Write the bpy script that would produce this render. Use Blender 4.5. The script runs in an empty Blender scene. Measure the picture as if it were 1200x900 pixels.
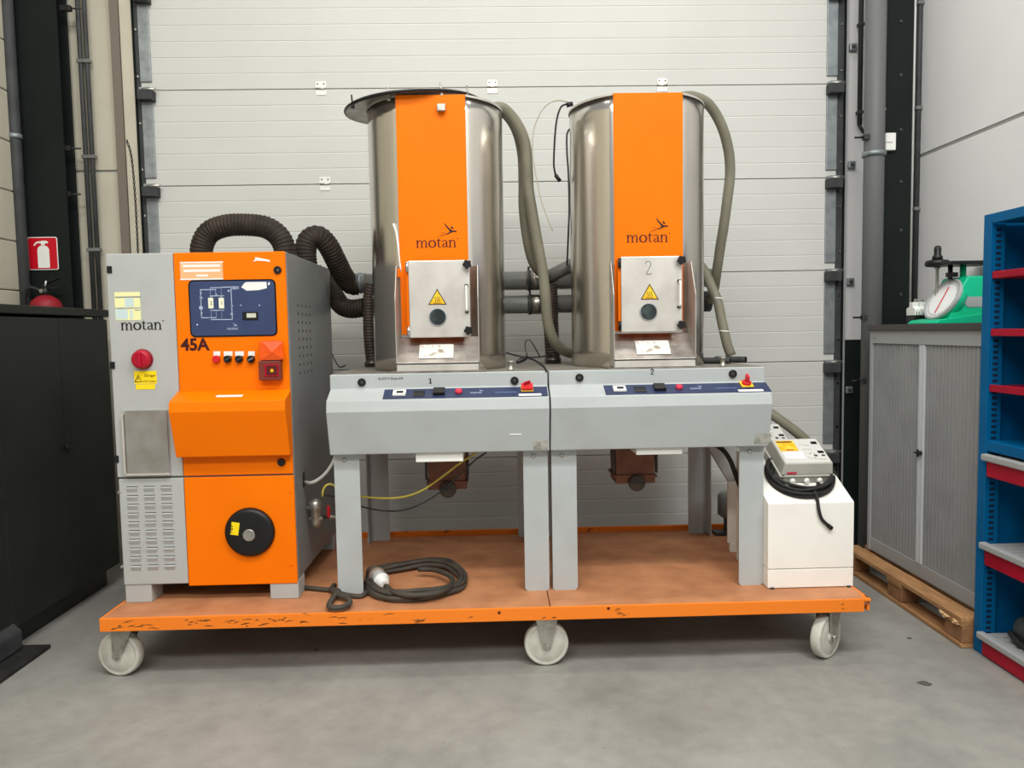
import bpy, bmesh, math, random
from mathutils import Vector, Matrix, noise
random.seed(7)
S = bpy.context.scene
COL = S.collection
# ------------------------------------------------------------------ camera
FPX = 890.0                       # focal length in pixels of a 1200 x 900 frame
CAM = Vector((0, 0, 1.5))
_y, _p, _r = (math.radians(a) for a in (1.39, 3.96, 0.99))
_f = Vector((math.sin(_y)*math.cos(_p), math.cos(_y)*math.cos(_p), -math.sin(_p)))
_rt = Vector((math.cos(_y), -math.sin(_y), 0))
_dn = _f.cross(_rt)
RT = _rt*math.cos(_r) + _dn*math.sin(_r)
DN = -_rt*math.sin(_r) + _dn*math.cos(_r)
cd = bpy.data.cameras.new('camera')
cd.sensor_width = 36; cd.lens = 36*FPX/1200; cd.clip_start = .05; cd.clip_end = 60
cam = bpy.data.objects.new('camera', cd); COL.objects.link(cam)
m3 = Matrix((RT, -DN, -_f)).transposed()
cam.matrix_world = Matrix.Translation(CAM) @ m3.to_4x4()
S.camera = cam
# ------------------------------------------------------------------ world, lamps, exposure
S.view_settings.view_transform = 'Standard'
S.view_settings.look = 'None'
S.view_settings.exposure = -0.10
S.view_settings.gamma = 1
S.view_settings.use_curve_mapping = False
S.cycles.use_denoising = True
w = bpy.data.worlds.new('hall'); S.world = w; w.use_nodes = True
w.node_tree.nodes['Background'].inputs[0].default_value = (.96, .98, 1, 1)
w.node_tree.nodes['Background'].inputs[1].default_value = 0.38
def area(name, loc, target, sx, sy, power, col=(1, .975, .93)):
    l = bpy.data.lights.new(name, 'AREA'); l.shape = 'RECTANGLE'; l.size = sx; l.size_y = sy
    l.energy = power; l.color = col
    o = bpy.data.objects.new(name, l); COL.objects.link(o); o.location = loc
    o.rotation_euler = (Vector(target)-Vector(loc)).to_track_quat('-Z', 'Y').to_euler()
    return o
area('hall_light', (0.2, 0.3, 6.0), (0.2, 0.9, 0), 5.0, .5, 240)
area('hall_light', (-0.6, -3.5, 6.0), (0.2, 0, 0), 6.0, .5, 350)
area('hall_light', (2.0, -0.4, 6.0), (2.0, .4, 0), 1.6, .5, 110, (.86, .95, 1))  # cool fill added to brighten the right side like daylight
area('hall_light', (0.4, 3.6, 6.2), (0.4, 3.7, 0), 3.6, .3, 60)

# ------------------------------------------------------------------ pixel -> place at a known depth
def ray(x, y): return RT*(x-600) + DN*(y-450) + _f*FPX
def A(x, y, Y):
    d = ray(x, y); return CAM + d*(Y/d.y)
def B(x, y, X):
    d = ray(x, y); return CAM + d*(X/d.x)
def Zp(x, y, Z):
    d = ray(x, y); return CAM + d*((Z-1.5)/d.z)

# ------------------------------------------------------------------ materials
def lin(c):
    c = c/255.0
    return c/12.92 if c <= .04045 else ((c+.055)/1.055)**2.4
def rgb(t): return (lin(t[0]), lin(t[1]), lin(t[2]), 1)
MATS = {}
def mat(name, c, rough=.5, metal=0.0, c2=None, sc=6.0, lo=.45, hi=.65, bump=0.0, bsc=40.0, stretch=(1, 1, 1), rvar=0.0, emis=0, alpha=1, trans=0, coat=0, detail=6, spec=.32):
    if name in MATS: return MATS[name]
    m = bpy.data.materials.new(name); m.use_nodes = True; MATS[name] = m
    nt = m.node_tree; N = nt.nodes; L = nt.links; b = N['Principled BSDF']
    b.inputs['Base Color'].default_value = rgb(c); b.inputs['Roughness'].default_value = rough
    b.inputs['Metallic'].default_value = metal; b.inputs['Specular IOR Level'].default_value = .5 if metal > .5 else spec; b.inputs['Alpha'].default_value = alpha
    b.inputs['Transmission Weight'].default_value = trans; b.inputs['Coat Weight'].default_value = coat
    tc = N.new('ShaderNodeTexCoord'); mp = N.new('ShaderNodeMapping'); mp.inputs['Scale'].default_value = stretch
    L.new(tc.outputs['Object'], mp.inputs['Vector'])
    if c2 is not None:
        n = N.new('ShaderNodeTexNoise'); n.inputs['Scale'].default_value = sc; n.inputs['Detail'].default_value = detail
        L.new(mp.outputs[0], n.inputs['Vector'])
        r = N.new('ShaderNodeValToRGB'); r.color_ramp.elements[0].position = lo; r.color_ramp.elements[1].position = hi
        r.color_ramp.elements[0].color = rgb(c); r.color_ramp.elements[1].color = rgb(c2)
        L.new(n.outputs['Fac'], r.inputs[0]); L.new(r.outputs[0], b.inputs['Base Color'])
        if rvar:
            mr = N.new('ShaderNodeMapRange'); mr.inputs[3].default_value = rough-rvar; mr.inputs[4].default_value = rough+rvar
            L.new(n.outputs['Fac'], mr.inputs[0]); L.new(mr.outputs[0], b.inputs['Roughness'])
    if bump:
        n2 = N.new('ShaderNodeTexNoise'); n2.inputs['Scale'].default_value = bsc; n2.inputs['Detail'].default_value = 3
        L.new(mp.outputs[0], n2.inputs['Vector'])
        bp = N.new('ShaderNodeBump'); bp.inputs['Strength'].default_value = bump; bp.inputs['Distance'].default_value = .01
        L.new(n2.outputs['Fac'], bp.inputs['Height']); L.new(bp.outputs[0], b.inputs['Normal'])
    if emis:
        b.inputs['Emission Color'].default_value = rgb(c); b.inputs['Emission Strength'].default_value = emis
    return m
M_ORANGE = mat('orange_paint', (244, 119, 0), .45, spec=.12, c2=(238, 112, 0), sc=3, lo=.3, hi=.8, bump=.02, bsc=60)
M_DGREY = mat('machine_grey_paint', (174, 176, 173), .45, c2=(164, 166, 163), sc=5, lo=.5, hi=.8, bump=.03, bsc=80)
M_SIDE = mat('shaded_side_grey', (128, 129, 127), .4, c2=(116, 117, 115), sc=4, lo=.4, hi=.8, bump=.03, bsc=30)  # dryer grey, darkened: the shade of its side is mixed into the colour
M_CGREY = mat('console_grey_paint', (175, 180, 179), .42, c2=(166, 170, 168), sc=4, lo=.5, hi=.8, bump=.03, bsc=70)
M_STEEL = mat('stainless_sheet', (222, 217, 208), .22, 1.0, c2=(204, 197, 187), sc=3, lo=.35, hi=.75, bump=.22, bsc=3.0, stretch=(3.0, 3.0, .25), rvar=.06)
M_STEEL2 = mat('brushed_stainless', (218, 214, 205), .42, .6, c2=(200, 194, 185), sc=9, lo=.4, hi=.75, bump=.1, bsc=9)
M_SATIN = mat('satin_stainless', (186, 182, 174), .45, .35, c2=(172, 167, 158), sc=10)
M_DUST = mat('dusty_deck_paint', (126, 121, 112), .6, c2=(108, 102, 92), sc=9, lo=.4, hi=.7)
M_CRIM = mat('crimson_plastic', (172, 16, 42), .4)
M_TRAY = mat('worn_stainless_tray', (170, 164, 156), .4, .9, c2=(140, 132, 124), sc=14, lo=.4, hi=.7, bump=.05, bsc=20)
M_GALV = mat('galvanised_steel', (150, 156, 157), .45, .55, c2=(128, 134, 136), sc=14, lo=.4, hi=.65)
M_ZINC = mat('zinc_plated', (186, 184, 174), .38, .8, c2=(160, 156, 146), sc=20)
M_DOOR = mat('door_panel_paint', (203, 203, 197), .55, c2=(197, 197, 191), sc=1.2, lo=.35, hi=.75, bump=.10, bsc=160)
M_WALL = mat('white_wall_panel', (227, 227, 226), .75, c2=(222, 222, 221), sc=1.0, bump=.06, bsc=30)
M_WALLC = mat('cream_wall_panel', (192, 186, 168), .75, c2=(185, 179, 161), sc=2.0, bump=.05, bsc=30)
M_GREYSEAM = mat('grey_sealant', (150, 150, 146), .8)
M_BLACKST = mat('dark_column_paint', (27, 32, 30), .6, c2=(23, 28, 26), sc=3, spec=.12)
M_DPANEL = mat('dark_green_wall_base', (27, 35, 34), .55, c2=(32, 40, 38), sc=5, spec=.15)
M_DCAB = mat('anthracite_cabinet_paint', (45, 47, 42), .45, c2=(40, 42, 37), sc=3, spec=.12)
M_DRUB = mat('black_rubber', (34, 34, 33), .65, c2=(44, 43, 41), sc=20)
M_RUB = mat('dark_grey_rubber', (62, 64, 64), .6, c2=(52, 54, 54), sc=10)
M_HOSEBK = mat('black_fabric_duct', (42, 36, 30), .6, spec=.2, c2=(58, 49, 41), sc=16, lo=.4, hi=.7, bump=.25, bsc=50)
M_HOSEBR = mat('brown_black_flex_hose', (52, 44, 38), .5, c2=(74, 62, 52), sc=14, lo=.4, hi=.7)
M_HOSEGR = mat('grey_green_vinyl_hose', (128, 124, 106), .4, c2=(112, 108, 92), sc=7, lo=.35, hi=.7)
M_PVC = mat('grey_pvc', (116, 117, 113), .38, c2=(104, 104, 101), sc=6)
M_SLEEVE = mat('steel_pipe_sleeve', (150, 146, 138), .3, .85, c2=(120, 116, 110), sc=9)
M_BLACK = mat('black_plastic', (24, 24, 24), .4)
M_BLACKG = mat('gloss_black', (16, 16, 17), .18)
M_WHITE = mat('white_plastic', (232, 232, 226), .5)
M_WHITEBOX = mat('white_powder_coat', (240, 238, 229), .45, c2=(233, 230, 220), sc=5, lo=.5, hi=.8)
M_UNIT = mat('light_grey_enclosure', (184, 182, 172), .5, c2=(176, 174, 164), sc=9)
M_OVER = mat('pale_overlay', (204, 203, 196), .5)
M_RED = mat('red_plastic', (206, 34, 38), .35)
M_REDPAINT = mat('red_shelf_paint', (168, 16, 44), .45, c2=(156, 12, 38), sc=5, spec=.2)
M_REDEX = mat('fire_red', (196, 16, 34), .35)
M_REDDULL = mat('dusty_red', (140, 24, 36), .5)
M_PINKLINE = mat('magenta_label_print', (200, 50, 74), .5)
M_BLUE = mat('blue_shelf_paint', (0, 92, 144), .45, c2=(0, 86, 134), sc=4, spec=.12)
M_NAVY = mat('navy_foil_panel', (56, 69, 104), .4, c2=(51, 63, 96), sc=4)
M_NAVYS = mat('navy_strip', (44, 54, 84), .4)
M_PALE = mat('pale_print', (170, 182, 206), .5)
M_YELLOW = mat('yellow_label', (246, 214, 20), .5)
M_AMBERY = mat('amber_label', (238, 180, 24), .5, c2=(246, 210, 60), sc=30)
M_PEACH = mat('peach_label', (248, 178, 126), .5)
M_DKRED = mat('dark_red_print', (84, 22, 16), .5)
M_INK = mat('black_print', (34, 32, 32), .5)
M_GREYLBL = mat('worn_silver_label', (190, 190, 182), .45, .3, c2=(150, 150, 140), sc=40)
M_PAPER = mat('stained_white_label', (226, 222, 212), .6, c2=(150, 136, 118), sc=26, lo=.52, hi=.64)
M_INSPECT = mat('pale_yellow_inspection_label', (232, 230, 170), .5)
M_INSPB = mat('pale_blue_inspection_print', (196, 214, 212), .5)
M_BEACON = mat('orange_beacon_lens', (240, 92, 12), .2, c2=(226, 78, 8), sc=10, coat=.4)
M_SIREN = mat('dark_red_siren', (116, 52, 40), .4)
M_GLASS = mat('dark_sight_glass', (40, 46, 46), .08, c2=(66, 78, 76), sc=22, coat=.6)
M_LCD = mat('lcd_window', (196, 200, 180), .3)
M_DECK = mat('worn_orange_brown_deck', (196, 136, 94), .6, c2=(162, 104, 70), sc=7, lo=.36, hi=.80, bump=.06, bsc=30)
M_EDGE = mat('chipped_orange_edge', (238, 128, 40), .5, c2=(104, 60, 28), sc=8, lo=.645, hi=.69, stretch=(1, 1, 2.2), spec=.15)
M_RUST = mat('brown_slide_gate_paint', (122, 78, 56), .55, c2=(100, 62, 46), sc=12)
M_YCABLE = mat('yellow_cable', (206, 190, 84), .5)
M_CABLE = mat('grey_black_cable', (74, 68, 60), .6, c2=(60, 56, 50), sc=9)
M_BEIGE = mat('beige_wire', (176, 168, 148), .5)
M_NYLON = mat('worn_nylon_wheel', (202, 200, 188), .5, c2=(180, 177, 164), sc=12, lo=.4, hi=.7)
M_WOOD = mat('pallet_pine', (178, 134, 90), .75, c2=(142, 102, 66), sc=5, lo=.35, hi=.75, stretch=(9, 1.2, 9), bump=.15, bsc=20)
M_WOODB = mat('pallet_block', (150, 108, 72), .8, c2=(122, 86, 56), sc=16, lo=.35, hi=.7, bump=.2, bsc=30)
M_TAMB = mat('tambour_grey', (146, 147, 147), .5, c2=(138, 139, 139), sc=4)
M_STRIPL = mat('pale_handle_strip', (196, 200, 202), .45)
M_TAMBF = mat('cabinet_light_grey', (158, 160, 160), .45)
M_TOP = mat('dark_worktop', (70, 66, 64), .5)
M_GREEN = mat('emerald_scale_paint', (12, 186, 138), .35, c2=(14, 176, 130), sc=6)
M_DIAL = mat('dial_face', (226, 228, 226), .4)
M_CHROME = mat('chrome', (210, 210, 208), .15, 1.0)
M_WOLF = mat('dark_tool_plastic', (58, 62, 64), .5)
M_TUBEW = mat('clear_grey_tube', (184, 184, 176), .35)
M_BROWN = mat('brown_trim', (116, 106, 96), .6)
# floor: polished concrete with broad stains
def floor_mat():
    m = bpy.data.materials.new('concrete_floor'); m.use_nodes = True; nt = m.node_tree; N = nt.nodes; L = nt.links; b = N['Principled BSDF']
    tc = N.new('ShaderNodeTexCoord')
    n1 = N.new('ShaderNodeTexNoise'); n1.inputs['Scale'].default_value = 1.9; n1.inputs['Detail'].default_value = 8; n1.inputs['Roughness'].default_value = .62
    n2 = N.new('ShaderNodeTexNoise'); n2.inputs['Scale'].default_value = 14; n2.inputs['Detail'].default_value = 6
    v = N.new('ShaderNodeTexNoise'); v.inputs['Scale'].default_value = 60; v.inputs['Detail'].default_value = 2
    for n in (n1, n2, v): L.new(tc.outputs['Object'], n.inputs['Vector'])
    r = N.new('ShaderNodeValToRGB'); e = r.color_ramp.elements
    e[0].position = .30; e[0].color = rgb((134, 133, 127)); e[1].position = .70; e[1].color = rgb((158, 156, 149))
    L.new(n1.outputs['Fac'], r.inputs[0])
    r2 = N.new('ShaderNodeValToRGB'); e = r2.color_ramp.elements
    e[0].position = .3; e[0].color = (.86, .86, .86, 1); e[1].position = .6; e[1].color = (1, 1, 1, 1)
    L.new(n2.outputs['Fac'], r2.inputs[0])
    mx = N.new('ShaderNodeMix'); mx.data_type = 'RGBA'; mx.blend_type = 'MULTIPLY'; mx.inputs[0].default_value = .9
    L.new(r.outputs[0], mx.inputs[6]); L.new(r2.outputs[0], mx.inputs[7])
    r3 = N.new('ShaderNodeValToRGB'); e = r3.color_ramp.elements
    e[0].position = .25; e[0].color = (.55, .55, .54, 1); e[1].position = .33; e[1].color = (1, 1, 1, 1)
    L.new(v.outputs['Fac'], r3.inputs[0])
    mx2 = N.new('ShaderNodeMix'); mx2.data_type = 'RGBA'; mx2.blend_type = 'MULTIPLY'; mx2.inputs[0].default_value = .6
    L.new(mx.outputs[2], mx2.inputs[6]); L.new(r3.outputs[0], mx2.inputs[7])
    L.new(mx2.outputs[2], b.inputs['Base Color'])
    b.inputs['Roughness'].default_value = .42
    mr = N.new('ShaderNodeMapRange'); mr.inputs[3].default_value = .32; mr.inputs[4].default_value = .56
    L.new(n1.outputs['Fac'], mr.inputs[0]); L.new(mr.outputs[0], b.inputs['Roughness'])
    bp = N.new('ShaderNodeBump'); bp.inputs['Strength'].default_value = .05; bp.inputs['Distance'].default_value = .01
    L.new(n2.outputs['Fac'], bp.inputs['Height']); L.new(bp.outputs[0], b.inputs['Normal'])
    return m
M_FLOOR = floor_mat()

# ------------------------------------------------------------------ mesh builder
ORG = {}
def V(*a): return Vector(a)
class MB:
    def __init__(s): s.v = []; s.f = []; s.sm = []
    def add(s, vs, fs, smooth=False):
        o = len(s.v); s.v += [Vector(p) for p in vs]
        for f in fs: s.f.append([i+o for i in f]); s.sm.append(smooth)
        return s
    def box(s, x0, x1, y0, y1, z0, z1):
        return s.add([(x, y, z) for z in (z0, z1) for y in (y0, y1) for x in (x0, x1)],
                     [(0, 2, 3, 1), (4, 5, 7, 6), (0, 1, 5, 4), (2, 6, 7, 3), (0, 4, 6, 2), (1, 3, 7, 5)])
    def obox(s, o, u, v, n, du, dv, dn):
        """box from corner o along u, v, n"""
        o = Vector(o); u = Vector(u).normalized()*du; v = Vector(v).normalized()*dv; n = Vector(n).normalized()*dn
        return s.add([o+a*u+b*v+c*n for c in (0, 1) for b in (0, 1) for a in (0, 1)],
                     [(0, 2, 3, 1), (4, 5, 7, 6), (0, 1, 5, 4), (2, 6, 7, 3), (0, 4, 6, 2), (1, 3, 7, 5)])
    def prism(s, pts, a0, a1, axis='x', smooth=False):
        """profile pts extruded along axis; x:(y,z) y:(x,z) z:(x,y)"""
        def P(p, a):
            return (a, p[0], p[1]) if axis == 'x' else (p[0], a, p[1]) if axis == 'y' else (p[0], p[1], a)
        n = len(pts)
        s.add([P(p, a0) for p in pts]+[P(p, a1) for p in pts], [list(range(n))[::-1], list(range(n, 2*n))])
        o = len(s.v)-2*n
        for i in range(n):
            j = (i+1) % n; s.f.append([o+i, o+j, o+n+j, o+n+i]); s.sm.append(smooth)
        return s
    def plate(s, pts2, o, u, v, th):
        """flat polygon in plane (o,u,v), thickness th along u x v"""
        o = Vector(o); u = Vector(u); v = Vector(v); n = u.cross(v).normalized()*th
        k = len(pts2)
        b = [o+u*p[0]+v*p[1] for p in pts2]
        s.add(b+[p+n for p in b], [list(range(k))[::-1], list(range(k, 2*k))]+[[i, (i+1) % k, k+(i+1) % k, k+i] for i in range(k)])
        return s
    def cyl(s, p0, p1, r0, r1=None, seg=24, caps=True):
        p0 = Vector(p0); p1 = Vector(p1); r1 = r0 if r1 is None else r1
        return s.lathe([(0, r0), ((p1-p0).length, r1)], p0, p1-p0, seg, caps)
    def lathe(s, prof, o, ax, seg=24, caps=True, smooth=True):
        """prof: (distance along axis, radius)"""
        o = Vector(o); ax = Vector(ax).normalized()
        a = ax.orthogonal().normalized(); b = ax.cross(a)
        base = len(s.v)
        for (h, r) in prof:
            for k in range(seg):
                t = 2*math.pi*k/seg
                s.v.append(o+ax*h+(a*math.cos(t)+b*math.sin(t))*max(r, 1e-5))
        for i in range(len(prof)-1):
            for k in range(seg):
                k2 = (k+1) % seg
                s.f.append([base+i*seg+k, base+i*seg+k2, base+(i+1)*seg+k2, base+(i+1)*seg+k]); s.sm.append(smooth)
        if caps:
            s.f.append([base+k for k in range(seg)][::-1]); s.sm.append(False)
            s.f.append([base+(len(prof)-1)*seg+k for k in range(seg)]); s.sm.append(False)
        return s
    def tube(s, pts, r, seg=10, step=.02, ridge=0, pitch=.012, caps=True, rfun=None):
        P = smooth_path([Vector(p) for p in pts], pitch/4 if ridge else step)
        n = len(P); base = len(s.v)
        t0 = (P[1]-P[0]).normalized(); a = t0.orthogonal().normalized()
        for i in range(n):
            t = (P[min(i+1, n-1)]-P[max(i-1, 0)]).normalized()
            a = (a-t*a.dot(t)).normalized(); b = t.cross(a)
            rr = r*(1+ridge*(0, 1, 0, -1)[i % 4]) if ridge else r
            if rfun: rr *= rfun(i/(n-1))
            for k in range(seg):
                q = 2*math.pi*k/seg
                s.v.append(P[i]+(a*math.cos(q)+b*math.sin(q))*rr)
        for i in range(n-1):
            for k in range(seg):
                k2 = (k+1) % seg
                s.f.append([base+i*seg+k, base+i*seg+k2, base+(i+1)*seg+k2, base+(i+1)*seg+k]); s.sm.append(True)
        if caps:
            s.f.append([base+k for k in range(seg)][::-1]); s.sm.append(False)
            s.f.append([base+(n-1)*seg+k for k in range(seg)]); s.sm.append(False)
        return s
    def build(s, name, m, parent=None, bevel=0, label=None, kind=None, recalc=True, seg=2):
        if parent is not None: org = ORG[parent.name]
        else:
            xs = [p.x for p in s.v]; ys = [p.y for p in s.v]; zs = [p.z for p in s.v]
            org = Vector(((min(xs)+max(xs))/2, (min(ys)+max(ys))/2, min(zs)))
        me = bpy.data.meshes.new(name); me.from_pydata([p-org for p in s.v], [], s.f)
        me.polygons.foreach_set('use_smooth', s.sm)
        if recalc:
            bm = bmesh.new(); bm.from_mesh(me); bmesh.ops.recalc_face_normals(bm, faces=bm.faces); bm.to_mesh(me); bm.free()
        me.materials.append(m)
        o = bpy.data.objects.new(name, me); COL.objects.link(o)
        if parent is not None: o.parent = parent
        else: o.location = org
        ORG[o.name] = org
        if bevel:
            md = o.modifiers.new('bevel', 'BEVEL'); md.width = bevel; md.segments = seg; md.limit_method = 'ANGLE'; md.angle_limit = math.radians(40)
        if label: o['label'] = label
        if kind: o['kind'] = kind
        return o
def smooth_path(pts, step):
    if len(pts) == 2:
        n = max(2, int((pts[1]-pts[0]).length/step)); return [pts[0].lerp(pts[1], i/n) for i in range(n+1)]
    Q = [pts[0]*2-pts[1]]+pts+[pts[-1]*2-pts[-2]]
    D = []
    for i in range(1, len(Q)-2):
        p0, p1, p2, p3 = Q[i-1:i+3]
        for k in range(16):
            t = k/16
            D.append(.5*((2*p1)+(p2-p0)*t+(2*p0-5*p1+4*p2-p3)*t*t+(3*p1-p0-3*p2+p3)*t**3))
    D.append(pts[-1])
    L = [0]
    for a, b in zip(D, D[1:]): L.append(L[-1]+(b-a).length)
    n = max(3, int(L[-1]/step)); out = []; j = 0
    for i in range(n+1):
        d = L[-1]*i/n
        while j < len(D)-2 and L[j+1] < d: j += 1
        sg = L[j+1]-L[j]
        out.append(D[j].lerp(D[j+1], (d-L[j])/sg if sg > 1e-9 else 0))
    return out
def tag(o, label=None, cat=None, group=None, kind=None):
    if label: o['label'] = label
    if cat: o['category'] = cat
    if group: o['group'] = group
    if kind: o['kind'] = kind
    return o
def thing(name, loc, label=None, cat=None, group=None, kind=None):
    o = bpy.data.objects.new(name, None); COL.objects.link(o); o.location = loc; o.empty_display_size = .1
    ORG[o.name] = Vector(loc)
    return tag(o, label, cat, group, kind)
def copies(src, parent, offs):
    """copies of a child mesh at offsets, sharing mesh data"""
    for d in offs:
        c = src.copy(); COL.objects.link(c); c.parent = parent; c.location = Vector(src.location)+Vector(d)
        ORG[c.name] = ORG[src.name]

# ------------------------------------------------------------------ lettering (built glyph outlines)
def ribbon(pts, ws):
    """polyline with half widths -> quads as polygons"""
    out = []; L = []; R = []
    n = len(pts)
    for i in range(n):
        a = Vector(pts[max(i-1, 0)]); b = Vector(pts[min(i+1, n-1)]); t = (b-a).normalized(); nn = Vector((-t.y, t.x))
        L.append(Vector(pts[i])+nn*ws[i]); R.append(Vector(pts[i])-nn*ws[i])
    for i in range(n-1): out.append([L[i], R[i], R[i+1], L[i+1]][::-1])
    return out
def rect(x0, y0, x1, y1): return [(x0, y0), (x1, y0), (x1, y1), (x0, y1)]
def arcp(cx, cy, rx, ry, a0, a1, n=8): return [(cx+rx*math.cos(math.radians(a0+(a1-a0)*i/n)), cy+ry*math.sin(math.radians(a0+(a1-a0)*i/n))) for i in range(n+1)]
def g_stem(x, h=1.0, flag=True):
    p = [rect(x, 0, x+.17, h-.04), rect(x-.09, 0, x+.26, .055)]
    if flag: p.append([(x-.1, h-.1), (x+.02, h-.14), (x+.17, h-.02), (x+.17, h+.02), (x, h-.03)])
    return p
def g_arch(x0, x1):
    pts = arcp((x0+.17+x1+.085)/2, .60, (x1+.085-x0-.17)/2, .36, 180, 0, 8); k = len(pts)
    return ribbon(pts, [.03+.055*(i/(k-1)) if i > 1 else .035 for i in range(k)])+[rect(x1, .05, x1+.17, .62)]
def word_motan():
    P = []; x = 0
    P += g_stem(.1)+g_arch(.1, .62)+[rect(.53, 0, .88, .055)]+g_arch(.62, 1.14)+[rect(1.05, 0, 1.4, .055)]
    x = 1.48   # o
    c = arcp(x+.47, .49, .38, .45, 0, 360, 20)
    P += ribbon(c, [.05+.06*abs(math.cos(2*math.pi*i/20)) for i in range(21)])
    x = 2.46   # t
    P += [[(x+.16, .16), (x+.33, .16), (x+.33, 1.24), (x+.16, 1.08)], rect(x, .9, x+.55, .98)]+ribbon([(x+.245, .2), (x+.29, .09), (x+.4, .05), (x+.56, .13)], [.085, .07, .05, .02])
    x = 3.06   # a
    P += ribbon(arcp(x+.36, .70, .25, .25, 165, 0, 7), [.07, .05, .04, .04, .045, .06, .08, .085])+[rect(x+.525, .1, x+.695, .70)]
    P += ribbon([(x+.56, .56), (x+.3, .47), (x+.14, .30), (x+.2, .09), (x+.38, .07), (x+.56, .2)], [.03, .05, .09, .08, .05, .03])
    P += ribbon([(x+.61, .16), (x+.68, .06), (x+.84, .08)], [.08, .05, .02])
    x = 3.9    # n
    P += g_stem(x+.1)+g_arch(x+.1, x+.66)+[rect(x+.57, 0, x+.92, .055)]
    P += ribbon(arcp(5.02, 1.16, .06, .06, 0, 360, 8), [.025]*9)
    return P
WORD = word_motan(); WORDW = 5.0
BIRD = [[(-.03, 1.0), (.045, .96), (.30, .62), (.52, .40), (.80, .38), (.85, .33), (.80, .27), (.55, .26), (.40, .18), (.22, .09), (-.06, .05), (.22, .19), (.36, .28), (.28, .46), (.10, .72)],
        [(.48, .78), (.62, .58), (.62, .48), (.44, .58)],
        [(-.55, -.12), (-.1, .0), (.0, .04), (-.1, .05)], [(-.35, .22), (-.02, .19), (.1, .16), (-.02, .23)]]
def letters(name, polys, o, u, v, m, parent, th=.0012):
    mb = MB()
    for p in polys: mb.plate(p, o, u, v, th)
    return mb.build(name, m, parent)
def text(name, body, o, u, v, size, m, parent, th=.0012, bold=0):
    """built-in face turned to a mesh; o = lower left"""
    cu = bpy.data.curves.new('t', 'FONT'); cu.body = body; cu.size = 1; cu.extrude = .0; cu.offset = bold; cu.resolution_u = 3
    t = bpy.data.objects.new('t', cu); COL.objects.link(t)
    bpy.context.view_layer.update()
    me = bpy.data.meshes.new_from_object(t.evaluated_get(bpy.context.evaluated_depsgraph_get()))
    bpy.data.objects.remove(t); bpy.data.curves.remove(cu)
    o = Vector(o); u = Vector(u).normalized(); v = Vector(v).normalized(); n = u.cross(v)
    mb = MB()
    vs = [o+(u*p.co.x+v*p.co.y)*size+n*th for p in me.vertices]
    mb.add(vs, [list(p.vertices) for p in me.polygons])
    bpy.data.meshes.remove(me)
    return mb.build(name, m, parent, recalc=False)
def rrect(x0, y0, x1, y1, r, n=4):
    P = []
    for cx, cy, a in ((x1-r, y1-r, 0), (x0+r, y1-r, 90), (x0+r, y0+r, 180), (x1-r, y0+r, 270)):
        P += [(cx+r*math.cos(math.radians(a+90*i/n)), cy+r*math.sin(math.radians(a+90*i/n))) for i in range(n+1)]
    return P
X_ = Vector((1, 0, 0)); Y_ = Vector((0, 1, 0)); Z_ = Vector((0, 0, 1))
def fbox(name, px0, py0, px1, py1, Y, th, m, parent, bevel=0, back=0.0, label=None):
    """box on a plane facing the hall at depth Y, given by two corners as seen; th = how proud it stands"""
    a = A(px0, py0, Y); b = A(px1, py1, Y)
    return MB().box(a.x, b.x, Y-th, Y+back, b.z, a.z).build(name, m, parent, bevel, label)
def fcyl(name, px, py, Y, r, th, m, parent, seg=24, label=None, prof=None):
    a = A(px, py, Y)
    mb = MB()
    if prof: mb.lathe(prof, a, -Y_, seg)
    else: mb.lathe([(0, r), (th*.8, r), (th, r*.9)], a, -Y_, seg)
    return mb.build(name, m, parent, label=label)

# ================================================================== THE SETTING
YD = 5.0                                              # door and back wall plane
def px2x(x, y=200, Y=YD): return A(x, y, Y).x
MB().box(-5.5, 5.0, -6.0, 5.3, -.1, 0).build('floor', M_FLOOR, kind='structure')
wb = thing('wall_back', (0, YD, 0), kind='structure')
XL, XR = px2x(150), px2x(996)
MB().box(-3.05, -2.19, YD+.02, YD+.2, 0, A(110, 200, YD).z-.008).build('lower_panel', M_WALLC, wb)
MB().box(-3.05, -2.19, YD+.02, YD+.2, A(110, 200, YD).z+.008, 5).build('upper_panel', M_WALLC, wb)
MB().box(-3.05, -2.19, YD+.03, YD+.2, A(110, 200, YD).z-.008, A(110, 200, YD).z+.008).build('joint_seal', M_GREYSEAM, wb)
zb = A(1000, 398, YD).z
MB().box(2.2, 2.9, YD+.02, YD+.2, zb, 5).build('side_panel', M_WALL, wb)
MB().box(2.2, 2.9, YD+.01, YD+.2, 0, zb).build('base_panel', M_DPANEL, wb)
MB().box(-2.3, 2.3, YD+.06, YD+.2, 4.25, 5).build('lintel_panel', M_WALL, wb)
MB().box(-2.3, 2.3, YD+.12, YD+.2, 0, 4.25).build('outer_skin', M_BLACKST, wb)
wr = thing('wall_right', (2.72, 0, 0), kind='structure')
ZJ = 2.56
MB().box(2.72, 2.9, -6, 4.86, 0, ZJ-.011).build('lower_panel', M_WALL, wr)
MB().box(2.72, 2.9, -6, 4.86, ZJ+.011, 5).build('upper_panel', M_WALL, wr)
MB().box(2.724, 2.9, -6, 4.86, ZJ-.011, ZJ+.011).build('joint_seal', M_GREYSEAM, wr)
wl = thing('wall_left', (-2.9, 0, 0), kind='structure')
c0 = MB().box(-3.1, -2.9, .5, 4.9, .003, .297).build('wall_course', M_WALLC, wl, .006)
copies(c0, wl, [(0, 0, .3*i) for i in range(1, 17)])
MB().box(-3.1, -2.912, .5, 4.9, 0, 5).build('joint_mortar', M_GREYSEAM, wl)

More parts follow.
